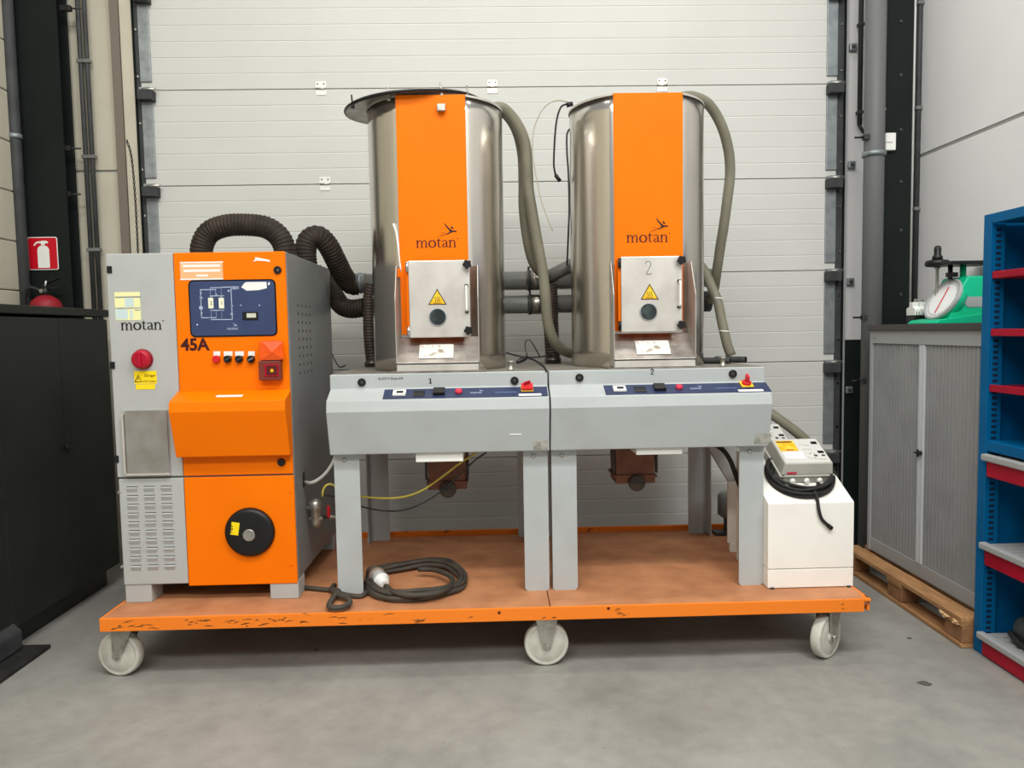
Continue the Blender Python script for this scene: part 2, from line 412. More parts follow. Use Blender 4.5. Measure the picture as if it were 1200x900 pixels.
# sectional door: pressed ribbed sections, hinges, end stiles and roller brackets
door = thing('door_1', (0, YD, 0), 'white ribbed sectional overhead door', kind='structure')
LINES = [.067, .667, 1.267, 1.867, 2.467, 3.067, 3.667]
H6 = .1
def section_profile():
    P = [(YD+.05, .002), (YD+.003, .002), (YD, .004)]
    for k in range(1, 6):
        z = k*H6
        P += [(YD, z-.007), (YD+.0016, z-.001), (YD+.0016, z+.001), (YD, z+.003)]
    P += [(YD, .596), (YD+.003, .598), (YD+.05, .598)]
    return P
sp = section_profile()
sec0 = MB().prism([(y, z+LINES[0]) for y, z in sp], -2.2, 2.28).build('door_section', M_DOOR, door)
copies(sec0, door, [(0, 0, l-LINES[0]) for l in LINES[1:]])
MB().box(-2.2, 2.28, YD, YD+.05, .004, .066).build('bottom_seal', M_DRUB, door)
xl0, xl1 = px2x(170.5), px2x(183.5)
xr0, xr1 = px2x(967), px2x(979.5)
for nm, (a, b) in (('l', (xl0, xl1)), ('r', (xr0, xr1))):
    s0 = MB().box(a, b, YD-.012, YD-.001, LINES[0]+.05, LINES[0]+.55).build('end_stile', M_GALV, door, .003)
    copies(s0, door, [(0, 0, l-LINES[0]) for l in LINES[1:]])
    k = MB().box(a-.002, b+.02, YD-.07, YD-.001, LINES[1]-.075, LINES[1]-.012)
    k0 = k.build('roller_bracket', M_RUB, door, .004)
    t = MB().box(a+.004, b+.008, YD-.05, YD-.001, LINES[1]-.012, LINES[1]+.008)
    t0 = t.build('bracket_flange', M_GALV, door, .003)
    r0 = MB().cyl((a+.02, YD-.04, LINES[1]-.005), (b+.035, YD-.04, LINES[1]-.005), .011, seg=12).build('track_roller', M_ZINC, door)
    for q in (k0, t0, r0): copies(q, door, [(0, 0, l-LINES[1]) for l in LINES[2:]])
for hx, hy in ((376, 103), (577, 102), (776, 99), (381, 215)):
    p = A(hx, hy, YD)
    zl = min(LINES, key=lambda l: abs(l-p.z))
    h = MB().box(p.x-.034, p.x+.034, YD-.004, YD, zl+.006, zl+.045).box(p.x-.034, p.x+.034, YD-.004, YD, zl-.04, zl-.006)
    hg = h.build('hinge', M_WHITE if hx < 500 else M_ZINC, door, .001)
    MB().cyl((p.x-.03, YD-.006, zl), (p.x+.03, YD-.006, zl), .006, seg=10).build('hinge_pin', M_ZINC, hg)
    MB().lathe([(0, .005), (.003, .004)], (p.x-.02, YD-.004, zl+.03), -Y_, 10).lathe([(0, .005), (.003, .004)], (p.x+.02, YD-.004, zl+.03), -Y_, 10).build('screw', M_RUB, hg)
# vertical tracks each side of the door
for nm, a, b, c in (('left', px2x(150.5), px2x(165), px2x(170.5)), ('right', px2x(991), px2x(987.8), px2x(979.5))):
    t = thing('trim_%d' % (1 if nm == 'left' else 2), (b, YD, 0), 'galvanised vertical door track %s of the overhead door' % nm, kind='structure')
    lo, hi = min(b, c), max(b, c)
    MB().box(lo, hi, YD-.008, YD+.02, 0, 4.4).build('track_back', M_RUB, t)
    MB().box(min(a, b), max(a, b), YD-.022, YD+.02, 0, 4.4).build('track_angle', M_TAMBF if nm == 'right' else M_WALLC, t, .003)
    e = b if nm == 'left' else b
    s_ = 1 if nm == 'left' else -1
    MB().box(min(e, e+s_*.006), max(e, e+s_*.006), YD-.03, YD, 0, 4.4).build('track_lip', M_BLACKST, t)
    b0 = MB().lathe([(0, .009), (.006, .008)], ((lo+hi)/2, YD-.008, .25), -Y_, 10).build('bolt', M_CHROME, t)
    copies(b0, t, [(0, 0, .29*i) for i in range(1, 13)])
# brown jamb strip left of the door
MB().box(px2x(140), px2x(150), YD-.03, YD+.02, 0, 4.4).build('trim_3', M_BROWN, kind='structure', label='brown upright jamb strip left of the overhead door')

# ------------------------------------------------------------------ columns, pipes, conduits on the walls
def column(name, x0, x1, yf, yb, label):
    t = thing(name, ((x0+x1)/2, (yf+yb)/2, 0), label, 'column')
    MB().box(x0, x1, yf, yf+.016, 0, 5).build('front_flange', M_BLACKST, t, .002)
    MB().box(x0, x1, yb-.016, yb, 0, 5).build('rear_flange', M_BLACKST, t, .002)
    MB().box((x0+x1)/2-.006, (x0+x1)/2+.006, yf+.016, yb-.016, 0, 5).build('web', M_BLACKST, t)
    return t
cl = column('steel_column', px2x(27, 200, 4.86), px2x(76, 200, 4.86), 4.86, 4.99, 'dark steel column carrying the fire extinguisher sign')
cr = column('steel_column', px2x(1035.5, 200, 4.76), px2x(1068, 200, 4.76), 4.76, 4.97, 'dark steel column between the grey downpipe and the right wall')
for yy in (80, 128, 28): fcyl('bolt', 1036.5, yy, 4.76, .008, .008, M_CHROME, cr, 10)
for yy in (25, 88, 152, 213, 270, 345): fcyl('bolt', 1055.5, yy, 4.76, .010, .006, M_RUB, cr, 10)
for yy in (8, 173, 227):
    p = A(70, yy, 4.86)
    q = MB().box(p.x-.01, p.x+.055, 4.87, 4.90, p.z-.017, p.z+.017).build('clamp', M_BLACK, cl, .003)
    MB().cyl((p.x+.05, 4.885, p.z), (p.x+.115, 4.885, p.z), .006, seg=8).build('peg', M_RUB, q)
def vpipe(name, x, Y, r, z0, z1, m, label, clips=(), collars=(), cm=M_GALV, x2=None, clipw=2.0):
    """an upright pipe or conduit (a pair when x2 is given) with clips at the given photograph rows"""
    X = px2x(x, 200, Y)
    t = thing(name, (X, Y, z0), label, 'pipe')
    xs = [X] + ([px2x(x2, 200, Y)] if x2 else [])
    for q in xs: MB().cyl((q, Y, z0), (q, Y, z1), r, seg=18).build('tube', m, t)
    for yy in clips:
        z = A(x, yy, Y).z
        MB().box(min(xs)-r*clipw, max(xs)+r*clipw, Y-r*1.3, Y+r*1.6, z-.011, z+.011).build('clip', cm, t, .003)
    for yy in collars:
        z = A(x, yy, Y).z
        MB().lathe([(0, r*1.02), (0, r*1.16), (.028, r*1.16), (.028, r*1.02)], (X, Y, z-.014), Z_, 18, caps=False).build('collar', M_GALV, t)
    return t
vpipe('downpipe', 1024, 4.70, .060, 0, 5, mat('mid_grey_downpipe', (100, 101, 101), .5), 'thick dark grey downpipe in front of the right column', collars=(181,), clips=())
vpipe('conduit', 1074.5, 4.82, .017, 1.2, 5, M_RUB, 'pair of dark conduits clipped upright beside the right wall', clips=(4, 127, 245), cm=M_PVC, x2=1081.5, clipw=1.3)
vpipe('conduit', 1069, 4.83, .007, 1.5, 5, M_WHITE, 'thin white conduit beside the pair of dark conduits')
cb = vpipe('conduit', 1006.5, 4.97, .015, A(1006, 146, 4.97).z, 5, M_RUB, 'short dark conduit ending in mid wall right of the door', clips=(29, 132), cm=M_RUB, clipw=1.2)
p = A(1006.5, 146, 4.97)
MB().tube([p+V(0, 0, .02), p, p+V(.012, -.01, -.03), p+V(.03, -.015, -.06)], .010, 10).build('elbow', M_BLACK, cb)
vpipe('conduit', 101.5, 4.97, .014, 1.0, 5, M_RUB, 'pair of dark conduits clipped on the cream wall left of the door', clips=(72, 184, 293), cm=M_PVC, x2=109, clipw=1.5)
vpipe('downpipe', 19.5, 4.80, .036, 0, 5, M_RUB, 'dark grey upright pipe left of the left column', collars=(160,))
# bolts, hooks and sensor on the right of the door
for yy in (55, 193, 330, 457):
    p = A(1000-(yy-55)*.012, yy, YD)
    t = thing('anchor_plate', (p.x, YD, p.z-.02), {55: 'highest of four anchor plates right of the door track', 193: 'second highest of four anchor plates right of the door track', 330: 'anchor plate just above the dark wall base right of the door', 457: 'lowest anchor plate, on the dark wall base right of the door'}[yy], 'bracket')
    MB().box(p.x-.024, p.x+.024, YD-.006, YD+.012, p.z-.024, p.z+.024).build('plate', M_GALV, t, .006)
    MB().lathe([(0, .011), (.01, .010)], (p.x, YD-.006, p.z), -Y_, 6, smooth=False).build('bolt', M_RUB, t)
for i, (xx, yy) in enumerate(((1011, 162), (1009, 372), (1008, 446))):
    p = A(xx, yy, 4.70); t = thing('wall_hook', (p.x, 4.70, p.z), ('small dark peg on the downpipe level with the white sensor', 'small dark peg on the downpipe above the dark wall base', 'small dark peg on the downpipe below the cabinet top')[i], 'hook')
    MB().box(p.x-.006, p.x+.03, 4.66, 4.70, p.z-.016, p.z+.016).build('clamp', M_RUB, t, .003)
    MB().cyl((p.x-.06, 4.68, p.z), (p.x, 4.68, p.z), .006, seg=8).build('peg', M_BLACK, t)
t = thing('wall_sensor', A(1041, 177, 4.76), 'small white sensor box on the right dark column', 'sensor')
fbox('housing', 1035.5, 157, 1047, 177, 4.76, .03, M_WHITE, t, .004)
fbox('cover_seam', 1036.5, 166.3, 1046, 167.2, 4.73, .001, M_GREYSEAM, t)
# hoisting chain left of the door
ch = MB()
pts = [A(149, 166, 4.88), A(153, 178, 4.87), A(156, 200, 4.86), A(159, 240, 4.86), A(162, 300, 4.86), A(165, 370, 4.86)]
for i, q in enumerate(smooth_path(pts, .017)):
    d = V(.006, 0, 0) if i % 2 else V(0, .006, 0)
    ch.tube([q+V(0, 0, .013)-d*.3, q+d, q-V(0, 0, .013)-d*.3, q-d, q+V(0, 0, .013)-d*.3], .0028, 5, .008)
tag(ch.build('hoist_chain', M_BLACK), 'dark hoist chain hanging left of the door track', 'chain')

# ================================================================== LEFT: DARK CABINET, EXTINGUISHER, SIGN
XC = -2.32
cab = thing('metal_cabinet', (-2.55, 3.9, 0), 'low anthracite steel cabinet along the left wall', 'cabinet')
MB().box(-2.80, XC-.02, 3.05, 4.66, .11, 1.615).build('body', M_DCAB, cab, .004)
MB().box(-2.80, XC+.004, 3.04, 4.67, 1.628, 1.672).build('top_panel', M_DCAB, cab, .005)
MB().box(-2.78, XC-.06, 3.10, 4.60, 0, .11).build('plinth', M_BLACK, cab)
for i, (a, b) in enumerate(((3.06, 3.60), (3.603, 4.128), (4.131, 4.65))):
    d = MB().box(XC-.02, XC, a, b, .12, 1.612).build('door', M_DCAB, cab, .004)
    if i == 2:
        q = B(75, 525, XC)
        MB().lathe([(0, .013), (.012, .013), (.014, .010)], (XC, q.y+.02, q.z), X_, 14).build('lock', M_BLACK, d)
        MB().box(XC+.014, XC+.02, q.y-.01, q.y+.05, q.z-.005, q.z+.005).box(XC+.014, XC+.02, q.y+.015, q.y+.025, q.z-.035, q.z).build('key', M_BLACK, d)
ex = thing('fire_extinguisher', (-2.67, 4.765, .2), 'red fire extinguisher with black valve behind the dark cabinet, only its top showing', 'extinguisher')
EX = A(54, 358, 4.765)
zt = A(54, 345, 4.765).z-.02
# stands on a bracket on the column, behind the cabinet
MB().lathe([(0, .08), (.01, .088), (.55, .088), (.575, .078), (.598, .05), (.61, .026)], (EX.x, 4.765, zt-.595), Z_, 28).build('cylinder', M_REDDULL, ex)
MB().lathe([(0, .022), (.05, .022), (.055, .017), (.075, .017)], (EX.x, 4.765, zt), Z_, 16).build('valve', M_BLACK, ex)
MB().box(EX.x-.03, EX.x+.09, 4.753, 4.777, zt+.055, zt+.066).add([(EX.x-.02, 4.753, zt+.07), (EX.x+.085, 4.753, zt+.115), (EX.x+.085, 4.753, zt+.125), (EX.x-.02, 4.753, zt+.08),
    (EX.x-.02, 4.777, zt+.07), (EX.x+.085, 4.777, zt+.115), (EX.x+.085, 4.777, zt+.125), (EX.x-.02, 4.777, zt+.08)],
    [(0, 1, 2, 3), (4, 7, 6, 5), (0, 4, 5, 1), (1, 5, 6, 2), (2, 6, 7, 3), (3, 7, 4, 0)]).build('handle', M_BLACK, ex)
MB().tube([(EX.x-.02, 4.755, zt+.04), (EX.x-.08, 4.735, zt+.06), (EX.x-.115, 4.735, zt-.02), (EX.x-.11, 4.745, zt-.2), (EX.x-.1, 4.755, zt-.4)], .012, 10).build('hose', M_DRUB, ex)
MB().lathe([(0, .012), (.006, .012)], (EX.x-.01, 4.743, zt+.04), -Y_, 14).build('gauge', M_CHROME, ex)
MB().tube([(EX.x+.01, 4.751, zt+.07), (EX.x+.02, 4.745, zt+.10)], .005, 8).build('safety_pin', M_WHITE, ex)
MB().box(EX.x-.06, EX.x+.06, 4.84, 4.86, zt-.45, zt-.40).box(EX.x-.09, EX.x+.09, 4.68, 4.86, zt-.612, zt-.597).build('bracket', M_BLACK, ex)
a, b = A(32, 278, 4.855), A(69, 316, 4.855)
sg = thing('fire_sign', ((a.x+b.x)/2, 4.855, b.z), 'square red sign with white extinguisher symbol on the left column', 'sign')
MB().plate(rrect(a.x, b.z, b.x, a.z, .012), (0, 4.857, 0), X_, Z_, .003).build('border', M_WHITE, sg)
MB().plate(rrect(a.x+.005, b.z+.005, b.x-.005, a.z-.005, .009), (0, 4.854, 0), X_, Z_, .002).build('face', M_REDEX, sg)
cx = (a.x+b.x)/2+.004; zz = b.z
letters('extinguisher_symbol', [[(cx-.036, zz+.012), (cx+.036, zz+.012), (cx+.036, zz+.125), (cx+.028, zz+.142), (cx+.012, zz+.15), (cx-.012, zz+.15), (cx-.028, zz+.142), (cx-.036, zz+.125)],
    rect(cx-.011, zz+.152, cx+.011, zz+.163),
    [(cx-.024, zz+.163), (cx+.030, zz+.163), (cx+.034, zz+.170), (cx+.02, zz+.180), (cx-.010, zz+.180)]]
    + ribbon([(cx-.018, zz+.172), (cx-.04, zz+.168), (cx-.056, zz+.150)], [.006, .005, .004]), (0, 4.852, 0), X_, Z_, M_WHITE, sg, .0012)
# floor bumper bar and mat strip in the left foreground
bp_ = thing('floor_bumper', (-2.25, 3.3, 0), 'dark grey plastic bumper bar lying on the floor before the dark cabinet', 'bumper')
MB().prism([(-2.52, .02), (-2.52, .11), (-2.47, .155), (-2.33, .155), (-2.285, .11), (-2.285, .02)], 2.5, 3.62, 'y').build('bar', M_RUB, bp_, .012)
MB().box(-2.6, -2.18, 2.45, 3.66, 0, .02).build('base_strip', M_DRUB, bp_, .003)

# ================================================================== RIGHT: TAMBOUR CABINET ON A PALLET, SCALE, BLUE SHELVING
XT = 2.258
pl = thing('wooden_pallet', (2.42, 3.95, 0), 'worn wooden pallet under the grey tambour cabinet', 'pallet')
PY0, PY1 = 3.37, 4.57
def warp(mb, amt=.002):
    for q in mb.v: q += V(random.uniform(-amt, amt), random.uniform(-amt, amt), random.uniform(-amt, amt)*.5)
    return mb
px0 = 2.14
for i, (a, b) in enumerate(((0, .10), (.14, .23), (.265, .41), (.445, .53))): warp(MB().box(px0+a, px0+b, PY0, PY1, .122, .144)).build('top_board', M_WOOD, pl, .003)
for y in (PY0, (PY0+PY1)/2-.0725, PY1-.145): warp(MB().box(px0, px0+.53, y, y+.145, .1, .122)).build('cross_board', M_WOOD, pl, .002)
for a, b in ((0, .10), (.215, .315), (.43, .53)):
    warp(MB().box(px0+a, px0+b, PY0, PY1, 0.001, .022)).build('bottom_board', M_WOOD, pl, .003)
    for y in (PY0, (PY0+PY1)/2-.0725, PY1-.145): warp(MB().box(px0+a+.004, px0+b-.002, y, y+.14, .022, .1)).build('block', M_WOODB, pl, .004)
# splinters at the broken near end
sp_ = MB()
for i in range(9):
    y = PY0+random.uniform(-.005, .16); z = .112+random.uniform(-.006, .01)
    sp_.add([(px0-.004, y, z), (px0-.004, y+random.uniform(.03, .07), z+.004), (px0-.009-random.random()*.006, y+.02, z-.006)], [(0, 1, 2)])
sp_.build('splinters', mat('raw_split_pine', (206, 170, 122), .8), pl, kind='stuff')
cb = thing('tambour_cabinet', (2.48, 3.95, .144), 'light grey tambour door cabinet with dark top standing on the pallet', 'cabinet')
CY0, CY1 = 3.42, 4.50; CZ0, CZ1 = .145, 1.468
MB().box(XT+.02, 2.70, CY0+.005, CY1-.005, CZ0, CZ1-.002).build('carcass', M_TAMBF, cb)
for a, b in ((CY0, CY0+.03), (CY1-.03, CY1)): MB().box(XT, 2.70, a, b, CZ0, CZ1).build('side_panel', M_TAMBF, cb, .002)
MB().box(XT, XT+.03, CY0+.03, CY1-.03, CZ1-.075, CZ1).build('top_rail', M_TAMBF, cb, .002)
MB().box(XT+.006, XT+.03, CY0+.03, CY1-.03, CZ0, CZ0+.075).build('plinth', M_TAMBF, cb, .002)
MB().box(XT-.015, 2.71, CY0-.01, CY1+.01, CZ1, CZ1+.034).build('top_panel', M_TOP, cb, .003)
cs = B(1078, 500, XT).y
for a, b in ((CY0+.03, cs-.028), (cs+.028, CY1-.03)):
    P = [(XT+.03, a)]; n = int((b-a)/.030); wv = (b-a)/n
    for i in range(n):
        y = a+i*wv; P += [(XT+.020, y+.001), (XT+.010, y+.005), (XT+.010, y+wv-.005), (XT+.020, y+wv-.001)]
    P += [(XT+.03, b)]
    MB().prism(P, CZ0+.075, CZ1-.075, 'z').build('tambour_shutter', M_TAMB, cb, kind='stuff')
for s in (-1, 1): MB().box(XT+.002, XT+.02, cs+s*.014-.0125, cs+s*.014+.0125, CZ0+.075, CZ1-.075).build('handle_strip', M_STRIPL, cb, .003)
q = B(1079, 531, XT)
MB().lathe([(0, .012), (.014, .012), (.016, .009)], (XT+.002, q.y, q.z), -X_, 14).box(XT-.02, XT-.014, q.y-.03, q.y+.03, q.z-.005, q.z+.005).box(XT-.02, XT-.014, q.y-.006, q.y+.006, q.z-.02, q.z+.02).build('lock', M_BLACK, cb)
q = B(1025, 388, XT)
MB().box(XT-.001, XT, q.y-.025, q.y+.025, CZ1-.05, CZ1-.038).build('badge', M_GREYSEAM, cb)
ZT = CZ1+.034
# green dial scale
sc = thing('dial_scale', (2.5, 4.05, ZT), 'emerald green dial scale with round white face on the tambour cabinet', 'scale')
DC = A(1105, 351, 4.10); nrm = V(-.86, -.06, .49).normalized()
MB().prism([(2.34, ZT), (2.66, ZT), (2.66, ZT+.035), (2.60, ZT+.05), (2.36, ZT+.02), (2.34, ZT+.006)], 3.96, 4.24, 'y').build('base', M_GREEN, sc, .006)
MB().prism([(2.43, ZT+.02), (2.66, ZT+.02), (2.66, ZT+.25), (2.53, ZT+.25), (2.47, ZT+.14)], 4.0, 4.23, 'y').build('body', M_GREEN, sc, .008)
MB().add([(2.478, 3.997, ZT+.14), (2.67, 3.997, ZT+.14), (2.67, 3.997, ZT+.085), (2.53, 3.997, ZT+.085)], [(0, 1, 2, 3)]).build('grey_band', M_TAMBF, sc)
back = DC-nrm*.07
MB().lathe([(0, .08), (.02, .115), (.05, .122), (.066, .122)], back, nrm, 36).build('dial_housing', M_GREEN, sc)
MB().lathe([(0, .126), (.012, .127), (.016, .122), (.016, .114), (.010, .110)], DC-nrm*.006, nrm, 40, caps=False).build('dial_rim', M_TAMBF, sc)
dfm = MB().lathe([(0, .116), (.006, .112)], DC-nrm*.004, nrm, 40).build('dial_face', M_DIAL, sc)
up = (Z_-nrm*Z_.dot(nrm)).normalized(); sd = up.cross(nrm)
pm = MB()
pm.obox(DC+nrm*.004-up*.085-sd*.003, sd, up, nrm, .006, .16, .002)
pm.build('pointer', M_RED, dfm)
tk = MB()
for i in range(40):
    t = 2*math.pi*i/40; d = up*math.cos(t)+sd*math.sin(t); e = sd*math.cos(t)-up*math.sin(t)
    tk.obox(DC+nrm*.0025+d*.092-e*.0012, e, d, nrm, .0024, .012, .0008)
tk.build('tick_marks', M_INK, dfm)
zb_ = A(1110, 310, 4.1).z
MB().cyl((2.50, 4.11, ZT+.24), (2.50, 4.11, zb_-.005), .012).build('pillar', M_BLACK, sc)
MB().cyl((2.57, 4.11, ZT+.24), (2.57, 4.11, zb_-.005), .016).build('pillar', M_GREEN, sc)
MB().box(2.46, 2.515, 4.06, 4.09, ZT+.25, ZT+.275).build('stop_block', M_BLACK, sc, .004)
MB().box(2.44, 2.71, 4.0, 4.22, zb_-.005, zb_+.012).build('weighing_plate', M_BLACK, sc, .004)
# cast iron spindle weight left of the scale
WX = A(1098, 330, 4.18)
wt = thing('spindle_weight', (WX.x, 4.18, ZT), 'black cast iron disc weight with knob on a thin threaded stand beside the scale', 'weight')
z1 = A(1098, 313, 4.18).z
MB().lathe([(0, .035), (.008, .035), (.012, .008), (z1-ZT-.012, .008), (z1-ZT, .02)], (WX.x, 4.18, ZT), Z_, 18).build('stand', M_ZINC, wt)
MB().lathe([(0, .03), (.004, .055), (.012, .062), (.03, .062), (.036, .055), (.04, .03)], (WX.x, 4.18, z1), Z_, 28).build('disc', M_BLACK, wt)
MB().lathe([(0, .028), (.02, .026), (.03, .018), (.06, .019), (.075, .015), (.08, .006)], (WX.x, 4.18, z1+.038), Z_, 20).build('knob', M_BLACK, wt)
MB().lathe([(0, .014), (.014, .014)], (WX.x, 4.18, ZT+(z1-ZT)*.35), Z_, 6, smooth=False).build('nut', M_BLACK, wt)
# breakers
for i, lb in enumerate(('leftmost of three pale circuit breakers on the cabinet top beside the scale', 'middle of three pale circuit breakers on the cabinet top beside the scale', 'rightmost of three pale circuit breakers, nearest the scale dial')):
    q = A(1068.5+i*8, 378, 4.3); x = q.x; y0 = 4.27
    br = thing('circuit_breaker', (x+.018, y0+.05, ZT), lb, 'breaker', 'circuit breakers beside the scale')
    MB().box(x, x+.036, y0, y0+.09, ZT+.001, ZT+.05).build('dark_base', M_BLACK, br, .003)
    MB().prism([(y0, ZT+.05), (y0, ZT+.085), (y0+.025, ZT+.10), (y0+.025, ZT+.125), (y0+.06, ZT+.125), (y0+.06, ZT+.10), (y0+.09, ZT+.09), (y0+.09, ZT+.05)], x, x+.036).build('case', M_WHITE, br, .002)
    MB().box(x+.008, x+.012, y0-.001, y0, ZT+.05, ZT+.07).box(x+.022, x+.026, y0-.001, y0, ZT+.05, ZT+.07).build('terminal_slot', M_INK, br)
    MB().obox((x+.010, y0+.028, ZT+.124), X_, V(0, -.4, 1), V(0, 1, .4), .016, .018, .006).build('toggle', M_GREYSEAM, br)

# blue industrial shelving facing the aisle (-X)
XS = 2.19; SY1 = 3.36; SY0 = 2.20; XB = 2.70
sh = thing('shelving_unit', (2.45, 2.8, 0), 'tall blue steel shelving unit with red shelf edges at the right', 'shelving')
for a, b in ((SY1-.055, SY1), (SY0, SY0+.055)): MB().box(XS, XS+.006, a, b, 0, 1.978).build('post', M_BLUE, sh, .003)
for a, b in ((SY1-.02, SY1), (SY0, SY0+.02)): MB().box(XS+.006, XB, a, b, 0.0, 1.975).build('side_panel', M_BLUE, sh)
MB().box(XB-.015, XB, SY0+.02, SY1-.02, 0, 1.975).build('back_panel', M_BLUE, sh)
MB().box(XS, XB, SY0+.055, SY1-.055, 1.935, 1.978).build('top_panel', M_BLUE, sh, .003)
MB().box(XS+.002, XB-.015, SY0+.02, SY1-.02, .932, .978).build('fixed_shelf', M_BLUE, sh, .003)
MB().box(XS+.002, XB-.015, SY0+.02, SY1-.02, .0, .06).build('base_panel', M_BLUE, sh, .003)
MB().box(XS+.006, XS+.062, SY1-.055, SY1-.02, .06, 1.93).build('perforated_upright', M_BLUE, sh)
sl_ = MB()
for i in range(72): sl_.box(XS+.020, XS+.044, SY1-.0556, SY1-.0545, .09+i*.0255, .09+i*.0255+.013)
sl_.build('upright_slots', mat('slot_dark_blue', (4, 34, 62), .6), sh, kind='stuff')
for z in (1.724, 1.473, 1.227):
    s = MB().box(XS+.02, XB-.015, SY0+.02, SY1-.022, z-.03, z-.004).build('shelf', M_REDPAINT, sh, .003)
    MB().box(XS+.006, XS+.022, SY0+.056, SY1-.056, z-.030, z+.002).build('front_edge', M_REDPAINT, s, .003)
for z in (.92, .52, .107):
    s = MB().box(XS+.012, XB-.03, SY0+.04, SY1-.06, z-.02, z-.008).build('pull_out_tray', M_TAMBF, sh, .002)
    MB().box(XS-.022, XS+.012, SY0+.03, SY1-.05, z-.03, z).build('tray_rim', M_TAMBF, s, .006)
    MB().box(XS-.006, XS+.012, SY0+.04, SY1-.07, z-.10, z-.031).build('tray_front', M_REDPAINT, s, .003)
    rb = MB()
    for i in range(18):
        y = SY1-.12-i*.05; rb.box(XS+.03, XB-.05, y, y+.02, z-.008, z-.002)
    rb.build('tray_ribs', M_TAMBF, s, kind='stuff')
tl = thing('power_tool', (2.35, 3.0, .1), 'dark grey power tool lying on the lowest tray of the blue shelving', 'tool')
ty = 3.22
MB().lathe([(0, .02), (.02, .05), (.08, .062), (.20, .06), (.30, .05), (.34, .03)], (2.29, ty, .107+.055), V(.35, -.94, 0), 20).build('motor_housing', M_WOLF, tl)
MB().lathe([(0, .03), (.05, .036), (.18, .032), (.22, .024)], (2.36, ty-.30, .107+.055), V(.5, -.85, 0), 16).build('handle', M_BLACK, tl)
MB().tube([(2.25, ty-.02, .14), (2.235, ty-.1, .125), (2.25, ty-.2, .122), (2.27, ty-.28, .124)], .012, 10).build('side_grip', M_DRUB, tl)

# ================================================================== TROLLEY
TZ = .29; TX0, TX1 = -1.725, 1.655; TY0, TY1 = 3.25, 4.49
tr = thing('platform_trolley', (-.03, 3.87, 0), 'long orange platform trolley on pale nylon wheels carrying the dryers', 'trolley')
seam = A(645, 705, TY0).x
MB().box(TX0+.004, seam-.002, TY0+.012, TY1-.02, TZ-.03, TZ).build('deck_board', M_DECK, tr, .002)
MB().box(seam+.002, TX1-.004, TY0+.012, TY1-.02, TZ-.03, TZ).build('deck_board', M_DECK, tr, .002)
MB().box(TX0, TX1-.03, TY0, TY0+.012, TZ-.058, TZ+.001).build('front_rail', M_EDGE, tr, .003)
MB().box(TX1-.03, TX1, TY0+.0, TY0+.05, TZ-.012, TZ+.001).build('corner_plate', M_EDGE, tr, .003)
MB().box(TX0, TX1, TY1-.02, TY1, TZ-.058, TZ+.03).build('rear_rail', M_EDGE, tr, .003)
for a in (TX0, TX1-.012): MB().box(a, a+.012, TY0+.012, TY1-.02, TZ-.058, TZ+.001).build('end_rail', M_EDGE, tr, .003)
for x in (-1.3, -.55, .2, .95): MB().box(x, x+.05, TY0+.03, TY1-.03, TZ-.055, TZ-.03).build('cross_member', M_EDGE, tr)
for xx, yy in ((585, 718), (713, 713)):
    MB().lathe([(0, .007), (.002, .006)], A(xx, yy, TY0), -Y_, 12).build('bolt', M_DKRED, tr)
# scratched and chipped spots on the front rail
chips = MB()
for k in range(46):
    cx_ = random.choice((random.uniform(-1.70, -1.50), random.uniform(-1.36, -.85), random.uniform(-1.36, -.85), random.uniform(-1.36, -.3), random.uniform(-.3, 1.6)))
    l_ = random.uniform(.012, .05); z_ = TZ-.05+random.random()*.036; sl = random.uniform(-.1, .35)
    chips.plate(ribbon([(0, 0), (l_*.5, l_*.5*sl+.002), (l_, l_*sl)], [.0006, random.uniform(.0012, .003), .0004])[0], (cx_, TY0-.0002, z_), X_, Z_, .0006)
    chips.plate(ribbon([(0, 0), (l_*.5, l_*.5*sl+.002), (l_, l_*sl)], [.0006, random.uniform(.0012, .003), .0004])[1], (cx_, TY0-.0002, z_), X_, Z_, .0006)
chips.build('paint_chips', mat('bare_dark_chip', (84, 56, 30), .7), tr, kind='stuff')
def caster(X, Y, ang, name='caster', off=0.0):
    c = MB().box(X-.055+off, X+.055+off, Y-.045, Y+.045, TZ-.064, TZ-.058).build(name, M_ZINC, tr, .002, label='zinc caster with pale nylon wheel')
    d = V(math.sin(ang), -math.cos(ang), 0)      # axle direction
    f = V(math.cos(ang), math.sin(ang), 0)       # rolling direction
    hub = V(X, Y, .1)
    MB().lathe([(-.024, .03), (-.024, .078), (-.020, .083), (-.025, .088), (-.022, .096), (-.014, .0995), (.014, .0995), (.022, .096), (.025, .088), (.020, .083), (.024, .078), (.024, .03)], hub, d, 40).build('wheel', M_NYLON, c)
    MB().lathe([(-.034, .022), (.034, .022)], hub, d, 18).build('hub', M_NYLON, c)
    fk = MB()
    top = TZ-.064
    for s in (-1, 1):
        o = hub+d*(s*.036)-d*.002
        fo = off*f.x
        fk.plate([(-.05+fo, top-.1), (.05+fo, top-.1), (.018, -.01), (0.0, -.022), (-.018, -.01)], o, f, Z_, .004)
    fk.obox(V(X, Y, top-.008)+f*off-f*.05-d*.038, f, d, Z_, .10, .076, .008)
    fk.build('fork', M_ZINC, c)
    MB().lathe([(-.05, .006), (-.05, .012), (-.040, .012), (-.040, .006), (.040, .006), (.040, .012), (.05, .012), (.05, .006)], hub, d, 6, smooth=False).build('axle', M_ZINC, c)
    return c
caster(-1.685, 3.345, math.radians(-10), off=.035)
caster(.215, 3.33, math.radians(2))
caster(1.485, 3.325, math.radians(38), off=.03)
for x, a in ((-1.6, .5), (.2, 0), (1.5, .8)): caster(x, 4.36, a)

